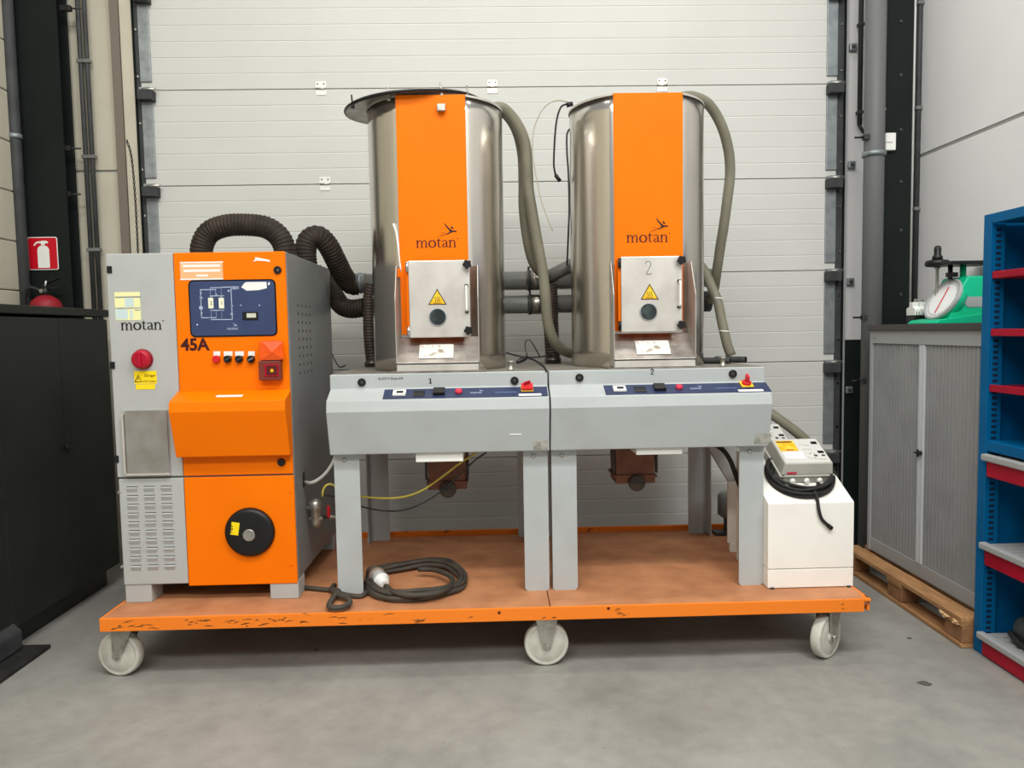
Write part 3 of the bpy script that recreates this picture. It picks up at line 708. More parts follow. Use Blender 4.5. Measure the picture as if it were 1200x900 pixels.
# ================================================================== DRYER CABINET
DX0, DX1, DY0, DY1, DZ0, DZ1 = -1.708, -.915, 3.45, 4.36, .375, 1.872
dr = thing('dryer_cabinet', (-1.31, 3.9, TZ), 'tall grey and orange dryer cabinet marked 45A on the trolley', 'machine')
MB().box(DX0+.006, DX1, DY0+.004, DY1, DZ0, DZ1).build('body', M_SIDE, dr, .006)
XM = -1.412; ZS = .868; YF = 3.44
MB().box(DX0, XM-.002, YF, DY0+.005, ZS+.004, DZ1+.002).build('upper_grey_door', M_DGREY, dr, .004)
lv = MB().box(DX0+.004, XM-.002, YF, DY0+.005, DZ0, ZS-.004).build('louvred_panel', M_DGREY, dr, .004)
up_ = MB().box(XM, DX1-.004, YF, DY0+.005, ZS+.004, DZ1+.002).build('upper_orange_panel', M_ORANGE, dr, .004)
lo_ = MB().box(XM, DX1-.002, YF, DY0+.005, DZ0-.012, ZS-.004).build('lower_orange_panel', M_ORANGE, dr, .004)
for x0, x1 in ((DX0+.006, DX0+.125), (DX1-.13, DX1)):
    for y0 in (DY0-.005, DY1-.13): MB().box(x0, x1, y0, y0+.12, TZ, DZ0).build('foot', M_DGREY, dr, .004)
# louvres: one pressed hood shape shared by all
lp = A(155, 571, YF); lw = .054
zl0 = A(155, 571, YF).z
def louvre(x, z):
    w_, h_ = .026, .024
    y = YF
    return MB().add([(x-w_, y, z), (x+w_, y, z), (x+w_, y, z-h_), (x-w_, y, z-h_), (x-w_+.004, y-.009, z-.004), (x+w_-.004, y-.009, z-.004), (x+w_-.004, y-.001, z-h_+.002), (x-w_+.004, y-.001, z-h_+.002)],
                    [(0, 1, 5, 4), (4, 5, 6, 7), (0, 4, 7, 3), (1, 2, 6, 5), (3, 7, 6, 2)])
l0 = louvre(lp.x, zl0).build('louvre', M_DGREY, lv, label='pressed louvre')
pz = (zl0-A(158, 663, YF).z)/9
pxs = (A(175, 571, YF).x-lp.x)
copies(l0, lv, [(pxs*c, 0, -pz*r) for c in range(3) for r in range(10) if (c, r) != (0, 0)])
sl0 = MB()
s0 = MB().box(lp.x-.025, lp.x+.025, YF-.0004, YF+.001, zl0+.001, zl0+.004).build('louvre_slot', M_INK, lv)
copies(s0, lv, [(pxs*c, 0, -pz*r) for c in range(3) for r in range(10) if (c, r) != (0, 0)])
for xx, yy, pp in ((139.5, 577, lv), (143, 664, lv), (339.5, 576, lo_), (341, 661.5, lo_)):
    fcyl('screw', xx, yy, YF, .007, .004, M_ZINC if pp is lv else M_ORANGE, pp, 12)
for xx, yy in ((128, 316), (131.5, 428), (136, 538)): fbox('hinge', xx-2.5, yy-4, xx+3.5, yy+4, YF, .006, M_BLACK, dr, .001, back=.02)
# protruding hood
hz = [A(272, yy, Y).z for yy, Y in ((457, 3.44), (470, 3.335), (482, 3.328), (535, 3.385))]
hx0, hx1 = A(208.5, 457, YF).x, A(341, 457, YF).x
hood = MB().prism([(3.44, hz[0]), (3.335, hz[1]), (3.328, hz[2]), (3.385, hz[3]), (3.44, hz[3])], hx0, hx1).build('hood', M_ORANGE, dr, .004)
q0 = A(253, 466, 3.375); q1 = A(284, 464, 3.375)
sv = V(0, 3.335-3.44, hz[1]-hz[0]).normalized(); sn = V(0, sv.z, -sv.y); sn = sn if sn.z > 0 else -sn
def onhood(x, t): return V(x, 3.44, hz[0])+sv*t
MB().obox(onhood(q0.x, .055)+sn*.0006, X_, sv, sn, q1.x-q0.x, .018, .0012).build('white_strip_label', M_WHITE, hood)
# grey stainless plate in a holder
pa, pb = A(144, 480, YF), A(201, 555, YF)
hp = MB().box(pa.x, pb.x, YF-.006, YF, pb.z, pa.z).build('document_holder', M_DGREY, dr, .002)
MB().box(pa.x+.012, pb.x-.002, YF-.016, YF-.0062, pb.z+.006, pa.z-.004).build('steel_plate', mat('dull_steel_plate', (152, 149, 142), .45, .3, c2=(138, 134, 126), sc=8), hp, .002)
MB().box(pa.x, pa.x+.009, YF-.022, YF-.006, pb.z, pa.z-.02).box(pa.x, pb.x, YF-.022, YF-.006, pb.z-.003, pb.z+.006).build('holder_lip', M_STEEL2, hp, .001)
# isolator, stickers, word mark on the grey door
iso = fcyl('isolator_base', 167.5, 421, YF, .046, .006, M_REDDULL, dr, 28)
qi = A(167.5, 421, YF)
MB().lathe([(0, .043), (.018, .041), (.026, .037), (.028, .03)], qi-Y_*.006, -Y_, 28).build('rotary_knob', M_CRIM, iso)
MB().box(qi.x-.009, qi.x+.009, YF-.046, YF-.032, qi.z-.034, qi.z+.034).build('knob_grip', M_REDPAINT, iso, .004)
st = fbox('danger_label', 157, 435, 184, 449.5, YF, .0012, M_YELLOW, dr)
fbox('danger_label', 159, 450.5, 182, 456, YF, .0012, M_YELLOW, dr)
qs = A(158.5, 447.5, YF)
letters('hazard_symbol', ribbon([(0, 0), (.030, 0), (.015, .03), (0, 0)], [.0018]*4)+[[(.012, .006), (.018, .015), (.0145, .015), (.018, .024), (.012, .013), (.0155, .013)]], qs-Y_*.0014, X_, Z_, M_INK, st)
text('danger_lettering', 'Danger', A(169.5, 441.5, YF)-Y_*.0014, X_, Z_, .017, M_DKRED, st)
text('danger_lettering', '415 Volts', A(168, 448, YF)-Y_*.0014, X_, Z_, .0145, M_INK, st)
ins = fbox('inspection_label', 134, 342.5, 165.5, 375, YF, .0012, M_INSPECT, dr)
for a, b, c, d, mm in ((135, 347.5, 165, 348.8, M_GREYSEAM), (146, 349.5, 157, 359.5, M_INSPB), (135, 360.5, 165, 361.8, M_GREYLBL), (135.5, 362.5, 150, 374, M_INSPB), (152, 363.5, 156, 373.5, M_INSPB), (158, 363, 164, 364, M_GREYSEAM)):
    fbox('label_print', a, b, c, d, YF-.0012, .0006, mm, ins)
def wordmark(o, width, m, parent, mirror=False):
    s = width/WORDW
    return letters('lettering', WORD, o, X_*s, Z_*s*.9, m, parent, .0012)
wa, wb_ = A(141.8, 387, YF), A(191.5, 386, YF)
wordmark(wa-Y_*.0005, wb_.x-wa.x, M_INK, dr)
# orange upper panel
ps = fbox('instruction_label', 211, 307, 261.5, 327.5, YF, .0012, M_PEACH, up_)
for i, (a, b) in enumerate(((214, 258), (215, 258), (230, 244))):
    y = 311.5+i*5.7
    fbox('printed_line', a, y-1.1, b, y+1.1, YF-.0012, .0005, M_WHITE, ps)
for a, b, c, d in ((211, 307, 261.5, 307.8), (211, 326.7, 261.5, 327.5), (211, 307, 211.8, 327.5), (260.7, 307, 261.5, 327.5)): fbox('label_border', a, b, c, d, YF-.0012, .0004, M_WHITE, ps)
fcyl('panel_lock', 325.5, 316.5, YF, .0175, .008, M_BLACK, up_, 20)
fcyl('lock_slot', 325.5, 316.5, YF-.008, .004, .001, M_CHROME, up_, 8)
q = A(296, 305, YF)
letters('paint_scuff', [[(0, -.006), (.012, .004), (.012, .014), (.03, .010), (.05, .006), (.075, .0), (.078, -.008), (.05, -.004), (.02, -.002)]], q-Y_*.0003, X_, Z_, M_WHITE, up_, .0004)
a, b = A(220.5, 328.5, YF), A(325.5, 393.5, YF)
dp0 = MB().plate(rrect(a.x, b.z, b.x, a.z, .022), (0, YF, 0), X_, Z_, .003).build('display_panel', M_BLACKG, up_)
MB().plate(rrect(a.x+.006, b.z+.006, b.x-.006, a.z-.006, .018), (0, YF-.003, 0), X_, Z_, .0015).build('foil', M_NAVY, dp0)
YP = YF-.0045
def cp(x, y): return 205+x/8.571, 300+y/8.571          # close-up coordinates of the display
dl = MB()
for x0, y0, x1, y1 in ((262, 338, 262, 620), (262, 338, 410, 338), (410, 338, 410, 396), (355, 318, 355, 400), (355, 318, 465, 318), (465, 312, 465, 400), (465, 312, 640, 312), (570, 328, 570, 640), (570, 328, 640, 328),
                       (470, 638, 580, 638), (470, 540, 470, 638), (365, 545, 365, 620), (415, 545, 415, 620), (268, 620, 415, 620), (355, 400, 490, 400), (355, 545, 490, 545), (365, 638, 470, 638)):
    p0 = A(*cp(min(x0, x1)-3, min(y0, y1)-3), YP); p1 = A(*cp(max(x0, x1)+3, max(y0, y1)+3), YP)
    dl.box(p0.x, p1.x, YP-.0006, YP, p1.z, p0.z)
for x, y, r in ((262, 420, 14), (262, 520, 20), (268, 575, 10), (362, 405, 9), (465, 405, 9), (362, 545, 9), (468, 545, 9), (572, 500, 11), (572, 582, 14), (540, 350, 10), (415, 385, 8), (595, 312, 8), (600, 328, 8), (345, 620, 8), (225, 690, 9), (264, 372, 7), (662, 495, 7), (848, 495, 8)):
    p0 = A(*cp(x, y), YP); dl.lathe([(0, r*.00045), (.0006, r*.00045)], p0, -Y_, 8)
dl.build('flow_diagram', M_PALE, dp0, kind='stuff')
for i, (x0, y0, x1, y1) in enumerate(((333, 420, 389, 525), (439, 420, 496, 525))):
    p0 = A(*cp(x0, y0), YP); p1 = A(*cp(x1, y1), YP)
    tk = MB().box(p0.x, p1.x, YP-.001, YP, p1.z, p0.z).build('diagram_tank', mat('ivory_print', (226, 228, 204), .5), dp0)
    text('tank_number', '21'[i], V(p0.x+.008, YP-.001, p1.z+.016), X_, Z_, .022, M_INK, dp0)
p0 = A(*cp(680, 562), YP); p1 = A(*cp(838, 640), YP)
MB().box(p0.x, p1.x, YP-.004, YP, p1.z, p0.z).build('counter_bezel', M_BLACK, dp0, .001)
p0 = A(*cp(722, 576), YP); p1 = A(*cp(818, 618), YP)
MB().box(p0.x, p1.x, YP-.0046, YP-.004, p1.z, p0.z).build('counter_window', M_LCD, dp0)
p0 = A(*cp(720, 340), YP)
letters('torn_paper_label', [[(-.022, .012), (-.008, .03), (.0, .034), (.085, .034), (.086, .006), (.05, -.002), (.0, -.004), (-.01, .004)], [(.09, .024), (.096, .034), (.10, .026), (.094, .018)]], p0, X_*1.05, Z_, M_WHITE, dp0, .001)
p0 = A(*cp(525, 742), YP); wordmark(p0, .050, M_PALE, dp0)
p0 = A(*cp(585, 712), YP)
letters('bird_emblem', BIRD[:2], p0, X_*.024, Z_*.018, M_PALE, dp0, .0008)
text('lettering', '45A', A(212.5, 410.5, YF)-Y_*.0002, X_, Z_, .074, mat('maroon_print', (62, 14, 14), .5), up_, .0012, .032)
for xx, kk in ((254.3, 'r'), (267.5, 'b'), (280.8, 'b'), (294.8, 'b')):
    wl_ = 4.0 if kk == 'r' or xx > 290 else 5.2
    lb = fbox('switch_label', xx-wl_, 411.8, xx+wl_, 417, YF, .002, M_WHITE, up_)
    fcyl('push_button' if kk == 'r' else 'selector_switch', xx, 420.8, YF, .0165, .020, M_RED if kk == 'r' else M_BLACK, up_, 18)
    if kk == 'b':
        q = A(xx, 420.8, YF-.02); MB().obox(q+V(-.011, 0, -.008), V(1, 0, .5), V(-.5, 0, 1), -Y_, .022, .006, .009).build('selector_lever', M_CHROME if xx > 290 else M_RUB, up_)
bc = fbox('beacon', 306.5, 399.5, 333, 421.5, YF, .045, M_BEACON, up_, .006)
qa, qb = A(307.5, 401, YF-.045), A(332, 420, YF-.045)
cxm, czm = (qa.x+qb.x)/2, (qa.z+qb.z)/2
MB().add([(qa.x, YF-.0455, qb.z), (qb.x, YF-.0455, qb.z), (qb.x, YF-.0455, qa.z), (qa.x, YF-.0455, qa.z), (cxm, YF-.058, czm-.008)], [(0, 1, 4), (1, 2, 4), (2, 3, 4), (3, 0, 4)]).build('beacon_facet', M_BEACON, bc)
sn_ = fbox('siren', 305.5, 422.5, 332, 445, YF, .040, M_SIREN, up_, .005)
fbox('siren_frame', 310, 427, 327, 441, YF-.040, .004, M_REDPAINT, sn_, .001)
fbox('siren_grille', 312, 428.5, 325, 439.5, YF-.044, .001, M_DKRED, sn_)
fbox('siren_led', 317, 432.5, 320.5, 436, YF-.045, .002, M_AMBERY, sn_)
fcyl('cable_gland', 330, 541.5, YF, .0175, .010, M_BLACK, up_, 18)
# round black filter cap
fc = A(293.5, 623, YF)
cap = MB().lathe([(0, .112), (.012, .112), (.022, .106), (.026, .094), (.027, .05)], fc, -Y_, 48).build('filter_cap', M_BLACK, lo_)
MB().lathe([(0, .028), (.006, .028), (.008, .024)], A(292, 627, YF-.027), -Y_, 24).build('cap_lock', M_ZINC, cap)
q = A(292, 627, YF-.036); MB().obox(q+V(-.003, 0, -.014), X_, V(.25, 0, 1), -Y_, .006, .03, .004).build('lock_wing', M_CHROME, cap)
q = A(275, 619, YF-.0275)
ct = MB().obox(q+V(-.021, 0, -.028), V(1, 0, -.16), V(.16, 0, 1), -Y_, .036, .058, .001).build('yellow_cap_label', M_YELLOW, cap)
text('lettering', 'P69', q+V(-.010, -.0012, -.022), V(.16, 0, 1), V(-1, 0, .16), .024, M_INK, cap)
# right side: ventilation holes, cable port, air regulator
vh = MB()
for c in range(4):
    for r in range(9):
        y = 3.62+c*.075; z = 1.64-r*.04
        vh.lathe([(0, .0075), (.0006, .0075)], (DX1, y, z), X_, 8)
vh.build('ventilation_holes', M_INK, dr, kind='stuff')
q = B(356, 562, DX1); MB().plate([( -.02, -.035), (.02, -.035), (.02, .035), (-.02, .035)], (DX1, q.y, q.z), Y_, Z_, .001).build('cable_port', M_BLACK, dr)
q = B(359, 600, DX1)
rg = MB().lathe([(0, .017), (.02, .024), (.085, .024), (.09, .030), (.125, .030), (.13, .022), (.14, .01)], (DX1+.045, q.y, q.z-.075), Z_, 18).build('air_regulator', M_ZINC, dr)
MB().cyl((DX1, q.y, q.z+.02), (DX1+.045, q.y, q.z+.02), .010, seg=12).build('pipe_stub', M_ZINC, rg)
for i, (xx, yy, h) in enumerate(((369, 601, .075), (385.5, 599, .06))):
    q2 = A(xx, yy, q.y-.01+i*.12)
    MB().box(q2.x-.008, q2.x+.008, q2.y-.012, q2.y-.004, q2.z-h/2, q2.z+h/2).build('red_valve_lever', M_RED, rg, .003)
    MB().cyl((q2.x-.03, q2.y+.006, q2.z-.03), (q2.x+.035, q2.y+.006, q2.z-.03), .010, seg=12).build('valve_body', M_ZINC, rg)
MB().cyl((DX1, q.y+.05, q.z-.04), (q2.x, q2.y+.006, q2.z-.03), .008, seg=10).build('valve_pipe', M_RUB, rg)

# ================================================================== CONSOLES (hopper stands)
DKZ = 1.317; CYF, CYB = 3.47, 4.42
SL0, SL1 = V(0, 3.47, 1.249), V(0, 3.378, 1.206)            # sloping control face, back and front edge
def console(i, X0, X1, dpx, label):
    """dpx: (screws, number position, strip and its items) as seen"""
    c = thing('hopper_console', ((X0+X1)/2, 3.9, TZ), label, 'machine', 'grey hopper consoles')
    prof = [(CYB, DKZ), (CYF, DKZ), (CYF, 1.249), (3.378, 1.206), (3.366, 1.155), (3.42, .956), (3.50, .956), (3.50, .985), (CYB, .985)]
    body = MB().prism(prof, X0, X1).build('housing', M_CGREY, c, .004)
    MB().box(X0+.004, X1-.004, CYF+.02, CYB-.004, DKZ-.004, DKZ+.0012).build('deck_plate', M_DUST, c)
    lg = ((X0+.006, X0+.122, 1), (X1-.118, X1-.004, -1))
    for x0, x1, s in lg:
        xo = x0 if s > 0 else x1
        def rounded(y): return [(x0, TZ+.012), (x0+.010, TZ), (x1-.010, TZ), (x1, TZ+.012), (x1, .985), (x0, .985)]
        mb = MB().prism(rounded(0), 3.47, 3.475, 'y')
        mb.box(min(xo, xo+s*.005), max(xo, xo+s*.005), 3.475, 3.56, TZ, .985).build('front_leg', M_CGREY, c)
        mb = MB().prism(rounded(0), 4.395, 4.40, 'y')
        mb.box(min(xo, xo+s*.005), max(xo, xo+s*.005), 4.31, 4.395, TZ, .985).build('rear_leg', M_CGREY, c)
        fx = (x0+x1)/2
        MB().lathe([(0, .010), (.004, .010), (.006, .006)], (fx-.01, 3.47, .925), -Y_, 12).build('bolt', M_ZINC, c)
    (k0, k1, num, s0, s1, mod, blk, blk2, btn, mk, mk2, sw, wl) = dpx
    for kx, ky in (k0, k1):
        kn = fcyl('panel_lock', kx, ky, CYF, .0185, .010, M_BLACK, c, 20)
        fcyl('lock_slot', kx, ky, CYF-.010, .007, .0015, M_RUB, kn, 10)
    letters('stand_number', (ribbon([(0, .018), (.008, .024), (.008, 0)], [.002, .0025, .0028])+[rect(.001, 0, .015, .003)]) if num[2] == '1' else ribbon([(0, .019), (.005, .025), (.012, .023), (.012, .016), (.001, .002), (.014, .002)], [.0022]*6), A(num[0]-1, num[1], CYF)-Y_*.0002, X_, Z_, M_INK, c, .001)
    # strip on the sloping face
    d = (SL1-SL0).normalized(); n = V(0, d.z, -d.y); n = n if n.z > 0 else -n
    def on(px, t, y=461): return V(A(px, y, 3.42).x, SL0.y, SL0.z)+d*t
    L = (SL1-SL0).length
    ys = s0[1]
    xa, xb = on(s0[0], 0, ys).x, on(s1[0], 0, s1[1]).x
    st = MB().obox(V(xa, SL0.y, SL0.z)+d*.010+n*.0003, X_, d, n, xb-xa, L-.014, .0015).build('control_strip', M_NAVYS, c)
    def blk_(name, p, hw, t0, t1, h, m):
        x = on(p[0], 0, p[1]).x
        return MB().obox(V(x-hw, SL0.y, SL0.z)+d*t0+n*.0018, X_, d, n, 2*hw, t1-t0, h).build(name, m, st, .002)
    b1 = blk_('rocker_frame', mod, .029, .030, .075, .010, M_WHITE)
    x = on(mod[0]+1, 0, mod[1]).x; MB().obox(V(x-.016, SL0.y, SL0.z)+d*.045+n*.0118, X_, d, n, .030, .018, .002).build('rocker_print', M_INK, st)
    blk_('controller_socket', blk, .026, .03, .08, .003, M_BLACKG)
    blk_('temperature_controller', blk2, .026, .025, .075, .016, M_BLACK)
    x = on(btn[0], 0, btn[1]).x
    MB().lathe([(0, .017), (.006, .017), (.014, .014), (.016, .008)], V(x, SL0.y, SL0.z)+d*.05+n*.0018, n, 20).build('stop_button', M_PINKLINE, st)
    x = on(mk[0], 0, mk[1]).x
    letters('lettering', WORD, V(x-.03, SL0.y, SL0.z)+d*.062+n*.0018, X_*.0105, -d*.011, M_PALE, st, .0006)
    letters('bird_emblem', BIRD[:2], V(x+.01, SL0.y, SL0.z)+d*.044+n*.0018, X_*.022, -d*.016, M_PALE, st, .0006)
    x = on(mk2[0], 0, mk2[1]).x
    mm = MB()
    for k in range(10): mm.obox(V(x-.045+k*.010, SL0.y, SL0.z)+d*.052+n*.0018, X_, d, n, .006, .009, .0005)
    mm.build('strip_print', mat('dim_blue_print', (96, 112, 156), .5), st)
    x = on(sw[0], 0, sw[1]).x
    blk_('switch_plate', sw, .028, .004, .056, .006, M_AMBERY)
    if num[2] == '1':
        MB().obox(V(x-.026, SL0.y, SL0.z)+d*.006+n*.0078, X_, d, n, .052, .05, .014).build('main_switch', M_RED, st, .003)
        MB().obox(V(x-.016, SL0.y, SL0.z)+d*.022+n*.0218, V(1, 0, .3), d, n, .032, .010, .012).build('switch_grip', M_REDPAINT, st, .002)
    else:
        MB().lathe([(0, .021), (.010, .021), (.014, .017)], V(x, SL0.y, SL0.z)+d*.03+n*.0078, n, 18).build('main_switch', M_RED, st)
        MB().obox(V(x-.006, SL0.y, SL0.z)+d*.012+n*.018, X_, d, n, .012, .036, .034).build('switch_grip', M_RED, st, .004)
    x0_, x1_ = on(wl[0], 0, wl[1]).x, on(wl[2], 0, wl[1]).x
    MB().obox(V(x0_, SL0.y, SL0.z)+d*(L-.026)+n*.0018, X_, d, n, x1_-x0_, .017, .0012).build('strip_label', M_WHITE, st)
    return c
c1 = console(0, -.745, .2475, ((424, 448), (603, 446), (503.5, 449.5, '1'), (449.5, 461), (641.5, 458), (468, 461), (491, 460), (514.5, 459), (537.5, 459), (559, 459), (592, 459), (618, 455), (607.5, 463, 634)), 'left grey hopper console under the tank with the open lid')
c2 = console(1, .254, 1.253, ((679, 442.5), (858.5, 438), (763.5, 439, '2'), (708.5, 453), (901, 449), (726, 453), (750, 452), (773, 451), (796, 451), (816.5, 451), (850, 450), (876.5, 446), (863, 454, 892)), 'right grey hopper console under the tank with the number two hatch')
text('lettering', 'B.437-F Date-PA', A(443.5, 445.3, CYF)-Y_*.0002, X_, Z_, .0165, M_INK, c1, .001)
def apron(px0, py0, px1, py1, c, m, nm):
    a = A(px0, py0, 3.412); b = A(px1, py1, 3.412)
    dv = V(0, 3.42-3.366, .956-1.155).normalized(); t = (.956-1.155)
    def at(z): return 3.366+(z-1.155)/t*(3.42-3.366)
    nn = V(0, dv.z, -dv.y); nn = nn if nn.y < 0 else -nn
    MB().obox(V(a.x, at(a.z), a.z)+nn*.0003, X_, dv, nn, b.x-a.x, (b.z-a.z)/dv.z, .0015).build(nm, m, c)
apron(625.5, 515.5, 641.5, 526.5, c1, M_GREYLBL, 'rating_plate')
apron(884, 508, 903, 519, c2, M_GREYLBL, 'rating_plate')
apron(597, 508, 611, 509.2, c1, M_WHITE, 'paint_scratch')
for c, x0, y0, x1, y1 in ((c1, 487.5, 530.5, 543, 540), (c2, 745, 522, 799, 531.5)):
    a, b = A(x0, y0, 3.455), A(x1, y1, 3.455)
    MB().box(a.x, b.x, 3.44, 3.60, b.z, .986).build('drawer_guide', M_WHITE, c, .003)
# pins on the decks, wiring gland
for c, x, y in ((c1, 598.5, 433, ), (c2, 847, 425.5)):
    q = A(x, y, 3.56); MB().lathe([(0, .016), (.008, .016), (.010, .011), (.036, .011), (.038, .016), (.046, .016)], (q.x, 3.56, DKZ), Z_, 16).build('latch_pin', M_ZINC, c)
# fittings under the left console
q = A(588, 541, 4.0)
MB().box(q.x-.03, q.x+.05, 3.98, 4.04, .955, .985).box(q.x-.02, q.x-.008, 3.99, 4.01, .915, .955).build('valve_bracket', M_ZINC, c1, .002)

def slide_gate(px0, py1, px1, Y, label):
    a, b = A(px0, py1, Y), A(px1, py1, Y)
    cx = (a.x+b.x)/2; w_ = b.x-a.x; z0 = a.z; z1 = .985
    g = thing('slide_gate', (cx, Y, z0), label, 'slide gate', 'brown slide gates under the consoles')
    MB().prism([(cx-w_*.48, z1), (cx+w_*.48, z1), (cx+w_*.44, z0+.03), (cx-w_*.44, z0+.03)], Y, Y+.18, 'y').build('chute', M_RUST, g, .003)
    MB().box(cx-w_*.5, cx+w_*.5, Y-.012, Y+.19, z0+.028, z0+.042).build('flange', M_RUST, g, .002)
    MB().box(cx-w_*.46, cx+w_*.46, Y-.006, Y+.17, z0, z0+.028).build('slide_plate', M_RUST, g, .002)
    MB().lathe([(0, .042), (.012, .042), (.014, .036)], (cx+.004, Y-.012, z0+.004), -Y_, 24).build('round_handle', M_HOSEBR, g)
    MB().box(cx-.038, cx+.046, Y-.028, Y-.024, z0+.004, z0+.012).build('handle_bar', M_RUB, g)
    for s in (-1, 1):
        MB().box(cx+s*w_*.5-.006, cx+s*w_*.5+.006, Y-.004, Y+.02, z0+.05, z1-.02).build('side_rail', M_HOSEBR, g, .002)
    return g
slide_gate(500, 574, 548.5, 3.76, 'brown slide gate hanging under the left console behind the yellow cable')
slide_gate(719.5, 566.5, 769.5, 3.76, 'brown slide gate hanging under the right console')

# ================================================================== STAINLESS HOPPERS
TR = .334; TYC = 3.893
def hopper(i, XC_, label, lid, xw):
    """tank: round shell with a flat front; hatch, chute frame and word mark"""
    h = thing('drying_hopper', (XC_, TYC, DKZ), label, 'hopper', 'stainless drying hoppers')
    z0, z1 = DKZ, 2.592
    pw0, pw1 = xw                                   # flat front, left and right
    a0 = math.asin((pw0-XC_)/TR); a1 = math.asin((pw1-XC_)/TR)
    prof = []
    n = 64
    for k in range(n+1):
        t = a1+(2*math.pi-(a1-a0))*k/n
        prof.append((XC_+TR*math.sin(t), TYC-TR*math.cos(t)))
    mb = MB()
    m_ = len(prof)
    R = 16
    base = 0
    for r in range(R+1):
        z = z0+(z1-z0)*r/R
        for (x, y) in prof:
            g = noise.noise(V(x*2.2+i*9, y*2.2, z*1.3))*.0035
            dx, dy = (x-XC_)/TR, (y-TYC)/TR
            mb.v.append(V(x+dx*g, y+dy*g, z))
    for r in range(R):
        for k in range(m_-1):
            mb.f.append([r*m_+k, r*m_+k+1, (r+1)*m_+k+1, (r+1)*m_+k]); mb.sm.append(True)
        mb.f.append([r*m_+m_-1, r*m_, (r+1)*m_, (r+1)*m_+m_-1]); mb.sm.append(False)
    mb.f.append([k for k in range(m_)]); mb.sm.append(False)
    mb.f.append([R*m_+k for k in range(m_)]); mb.sm.append(False)
    mb.build('shell', M_STEEL, h)
    rim = MB()
    for k in range(0, m_-1):
        (xa, ya), (xb, yb) = prof[k], prof[k+1]
        def off(x, y, d): return (x+(x-XC_)/TR*d, y+(y-TYC)/TR*d)
        p = [off(xa, ya, .003), off(xb, yb, .003), off(xb, yb, -.012), off(xa, ya, -.012)]
        rim.add([(q[0], q[1], z) for z in (z1-.006, z1+.004) for q in p], [(0, 1, 5, 4), (4, 5, 6, 7), (2, 3, 7, 6)])
    rim.build('rim', M_STEEL2, h)
    yf = TYC-TR*math.cos((abs(a0)+abs(a1))/2)
    zp0 = 1.492; zp1 = z1+.006
    YO = yf-.007
    MB().box(pw0, pw1, YO, yf+.01, zp0, zp1-.002).build('orange_panel', M_ORANGE, h, .003)
    return h, yf, YO
def flat_x(px, py, Y): return A(px, py, Y).x
h1, yf1, YO1 = hopper(0, -.267, 'stainless drying hopper with its lid ajar, left of the two tanks', True, (-.428, -.107))
h2, yf2, YO2 = hopper(1, .740, 'stainless drying hopper without lid, hatch marked 2, right of the two tanks', False, (.580, .905))
# word marks and bird emblems
for h, YO, wx0, wx1, wy, bx, by in ((h1, YO1, 487.5, 536.5, 290.5, 518.5, 276), (h2, YO2, 734, 784.5, 284.5, 766.5, 270)):
    a, b = A(wx0, wy, YO), A(wx1, wy, YO)
    wordmark(a, b.x-a.x, M_DKRED, h)
    q = A(bx+2.5, by, YO)
    letters('bird_emblem', BIRD, q, X_*.068, Z_*.058, mat('near_black_print', (44, 22, 18), .5), h, .0012)
# chute frame, hatch
def front_fittings(i, h, XA, XBk, hx0, hx1, hz0, hz1, YO, tilt):
    zl, zt = DKZ+.012, 1.364
    YL = 3.485
    XA_, XB_ = XA, XBk
    MB().box(XA_-.03, XB_+.03, YL-.012, YL+.30, DKZ, DKZ+.008).build('base_plate', M_TRAY, h)
    fr = MB().box(XA_, XB_, YL, YL+.006, zl-.003, zt).build('chute_lip', M_STEEL2, h, .001)
    MB().prism([(YL, zt-.002), (YO+.004, 1.480), (YO+.004, 1.474), (YL, zt-.008)], XA_+.004, XB_-.004).build('sloping_tray', M_TRAY, h)
    for s, x in ((0, XA_), (1, XB_-.005)):
        MB().prism([(YL, zl), (YL, 1.66), (YO-.028, 1.812), (YO+.05, 1.815), (YO+.05, zl)], x+.001, x+.004).build('side_wing', M_SATIN, h)
    # paper label lying on the tray
    d = V(0, YO-YL, 1.480-zt); t = d.normalized(); n_ = V(0, -t.z, t.y)
    xm = (XA_+XB_)/2+(-.008 if i == 0 else .0)
    MB().obox(V(xm-.08, YL, zt)+t*.025+n_*.001, X_, t, n_, .158, .085, .001).build('stained_label', M_PAPER, h)
    # hatch door in front of the orange collar
    YH = YO-.055
    col = MB().box(hx0-.012, hx1-.03, YH+.008, YO, hz0+.02, hz1-.006).build('hatch_collar', M_ORANGE, h, .003)
    ht = MB().box(hx0, hx1, YH-.006, YH+.004, hz0, hz1).build('hatch', M_STEEL2, h, .004)
    for z in (hz1-.028, hz0+.03): MB().cyl((hx0-.006, YH-.002, z-.022), (hx0-.006, YH-.002, z+.022), .007, seg=12).build('hinge', M_BLACK if i else M_CHROME, ht)
    for z in (hz1-.022, hz0+.03):
        mb = MB()
        xk = hx1-.010
        mb.lathe([(0, .009), (.018, .009)], (xk, YH-.006, z), -Y_, 12)
        pts = []
        for k in range(20):
            a_ = 2*math.pi*k/20; r = .0215 if (k//2) % 2 else .0175
            pts.append((xk+r*math.cos(a_), z+r*math.sin(a_)))
        mb.plate(pts, (0, YH-.022, 0), X_, Z_, .018)
        mb.build('star_knob', M_BLACK, ht, .002)
    zc = (hz0+hz1)/2
    xh = hx1-.016
    hd = MB().tube([(xh, YH-.006, zc+.055), (xh, YH-.032, zc+.055), (xh, YH-.034, zc+.045), (xh, YH-.034, zc-.045), (xh, YH-.032, zc-.055), (xh, YH-.006, zc-.055)], .0055, 10, .008).build('bar_handle', M_WHITE, ht)
    for z in (zc+.06, zc-.06): MB().box(xh-.008, xh+.008, YH-.016, YH-.006, z-.006, z+.006).build('handle_foot', M_BLACK, ht, .002)
    # sight glass and warning triangle
    return ht, YH-.006
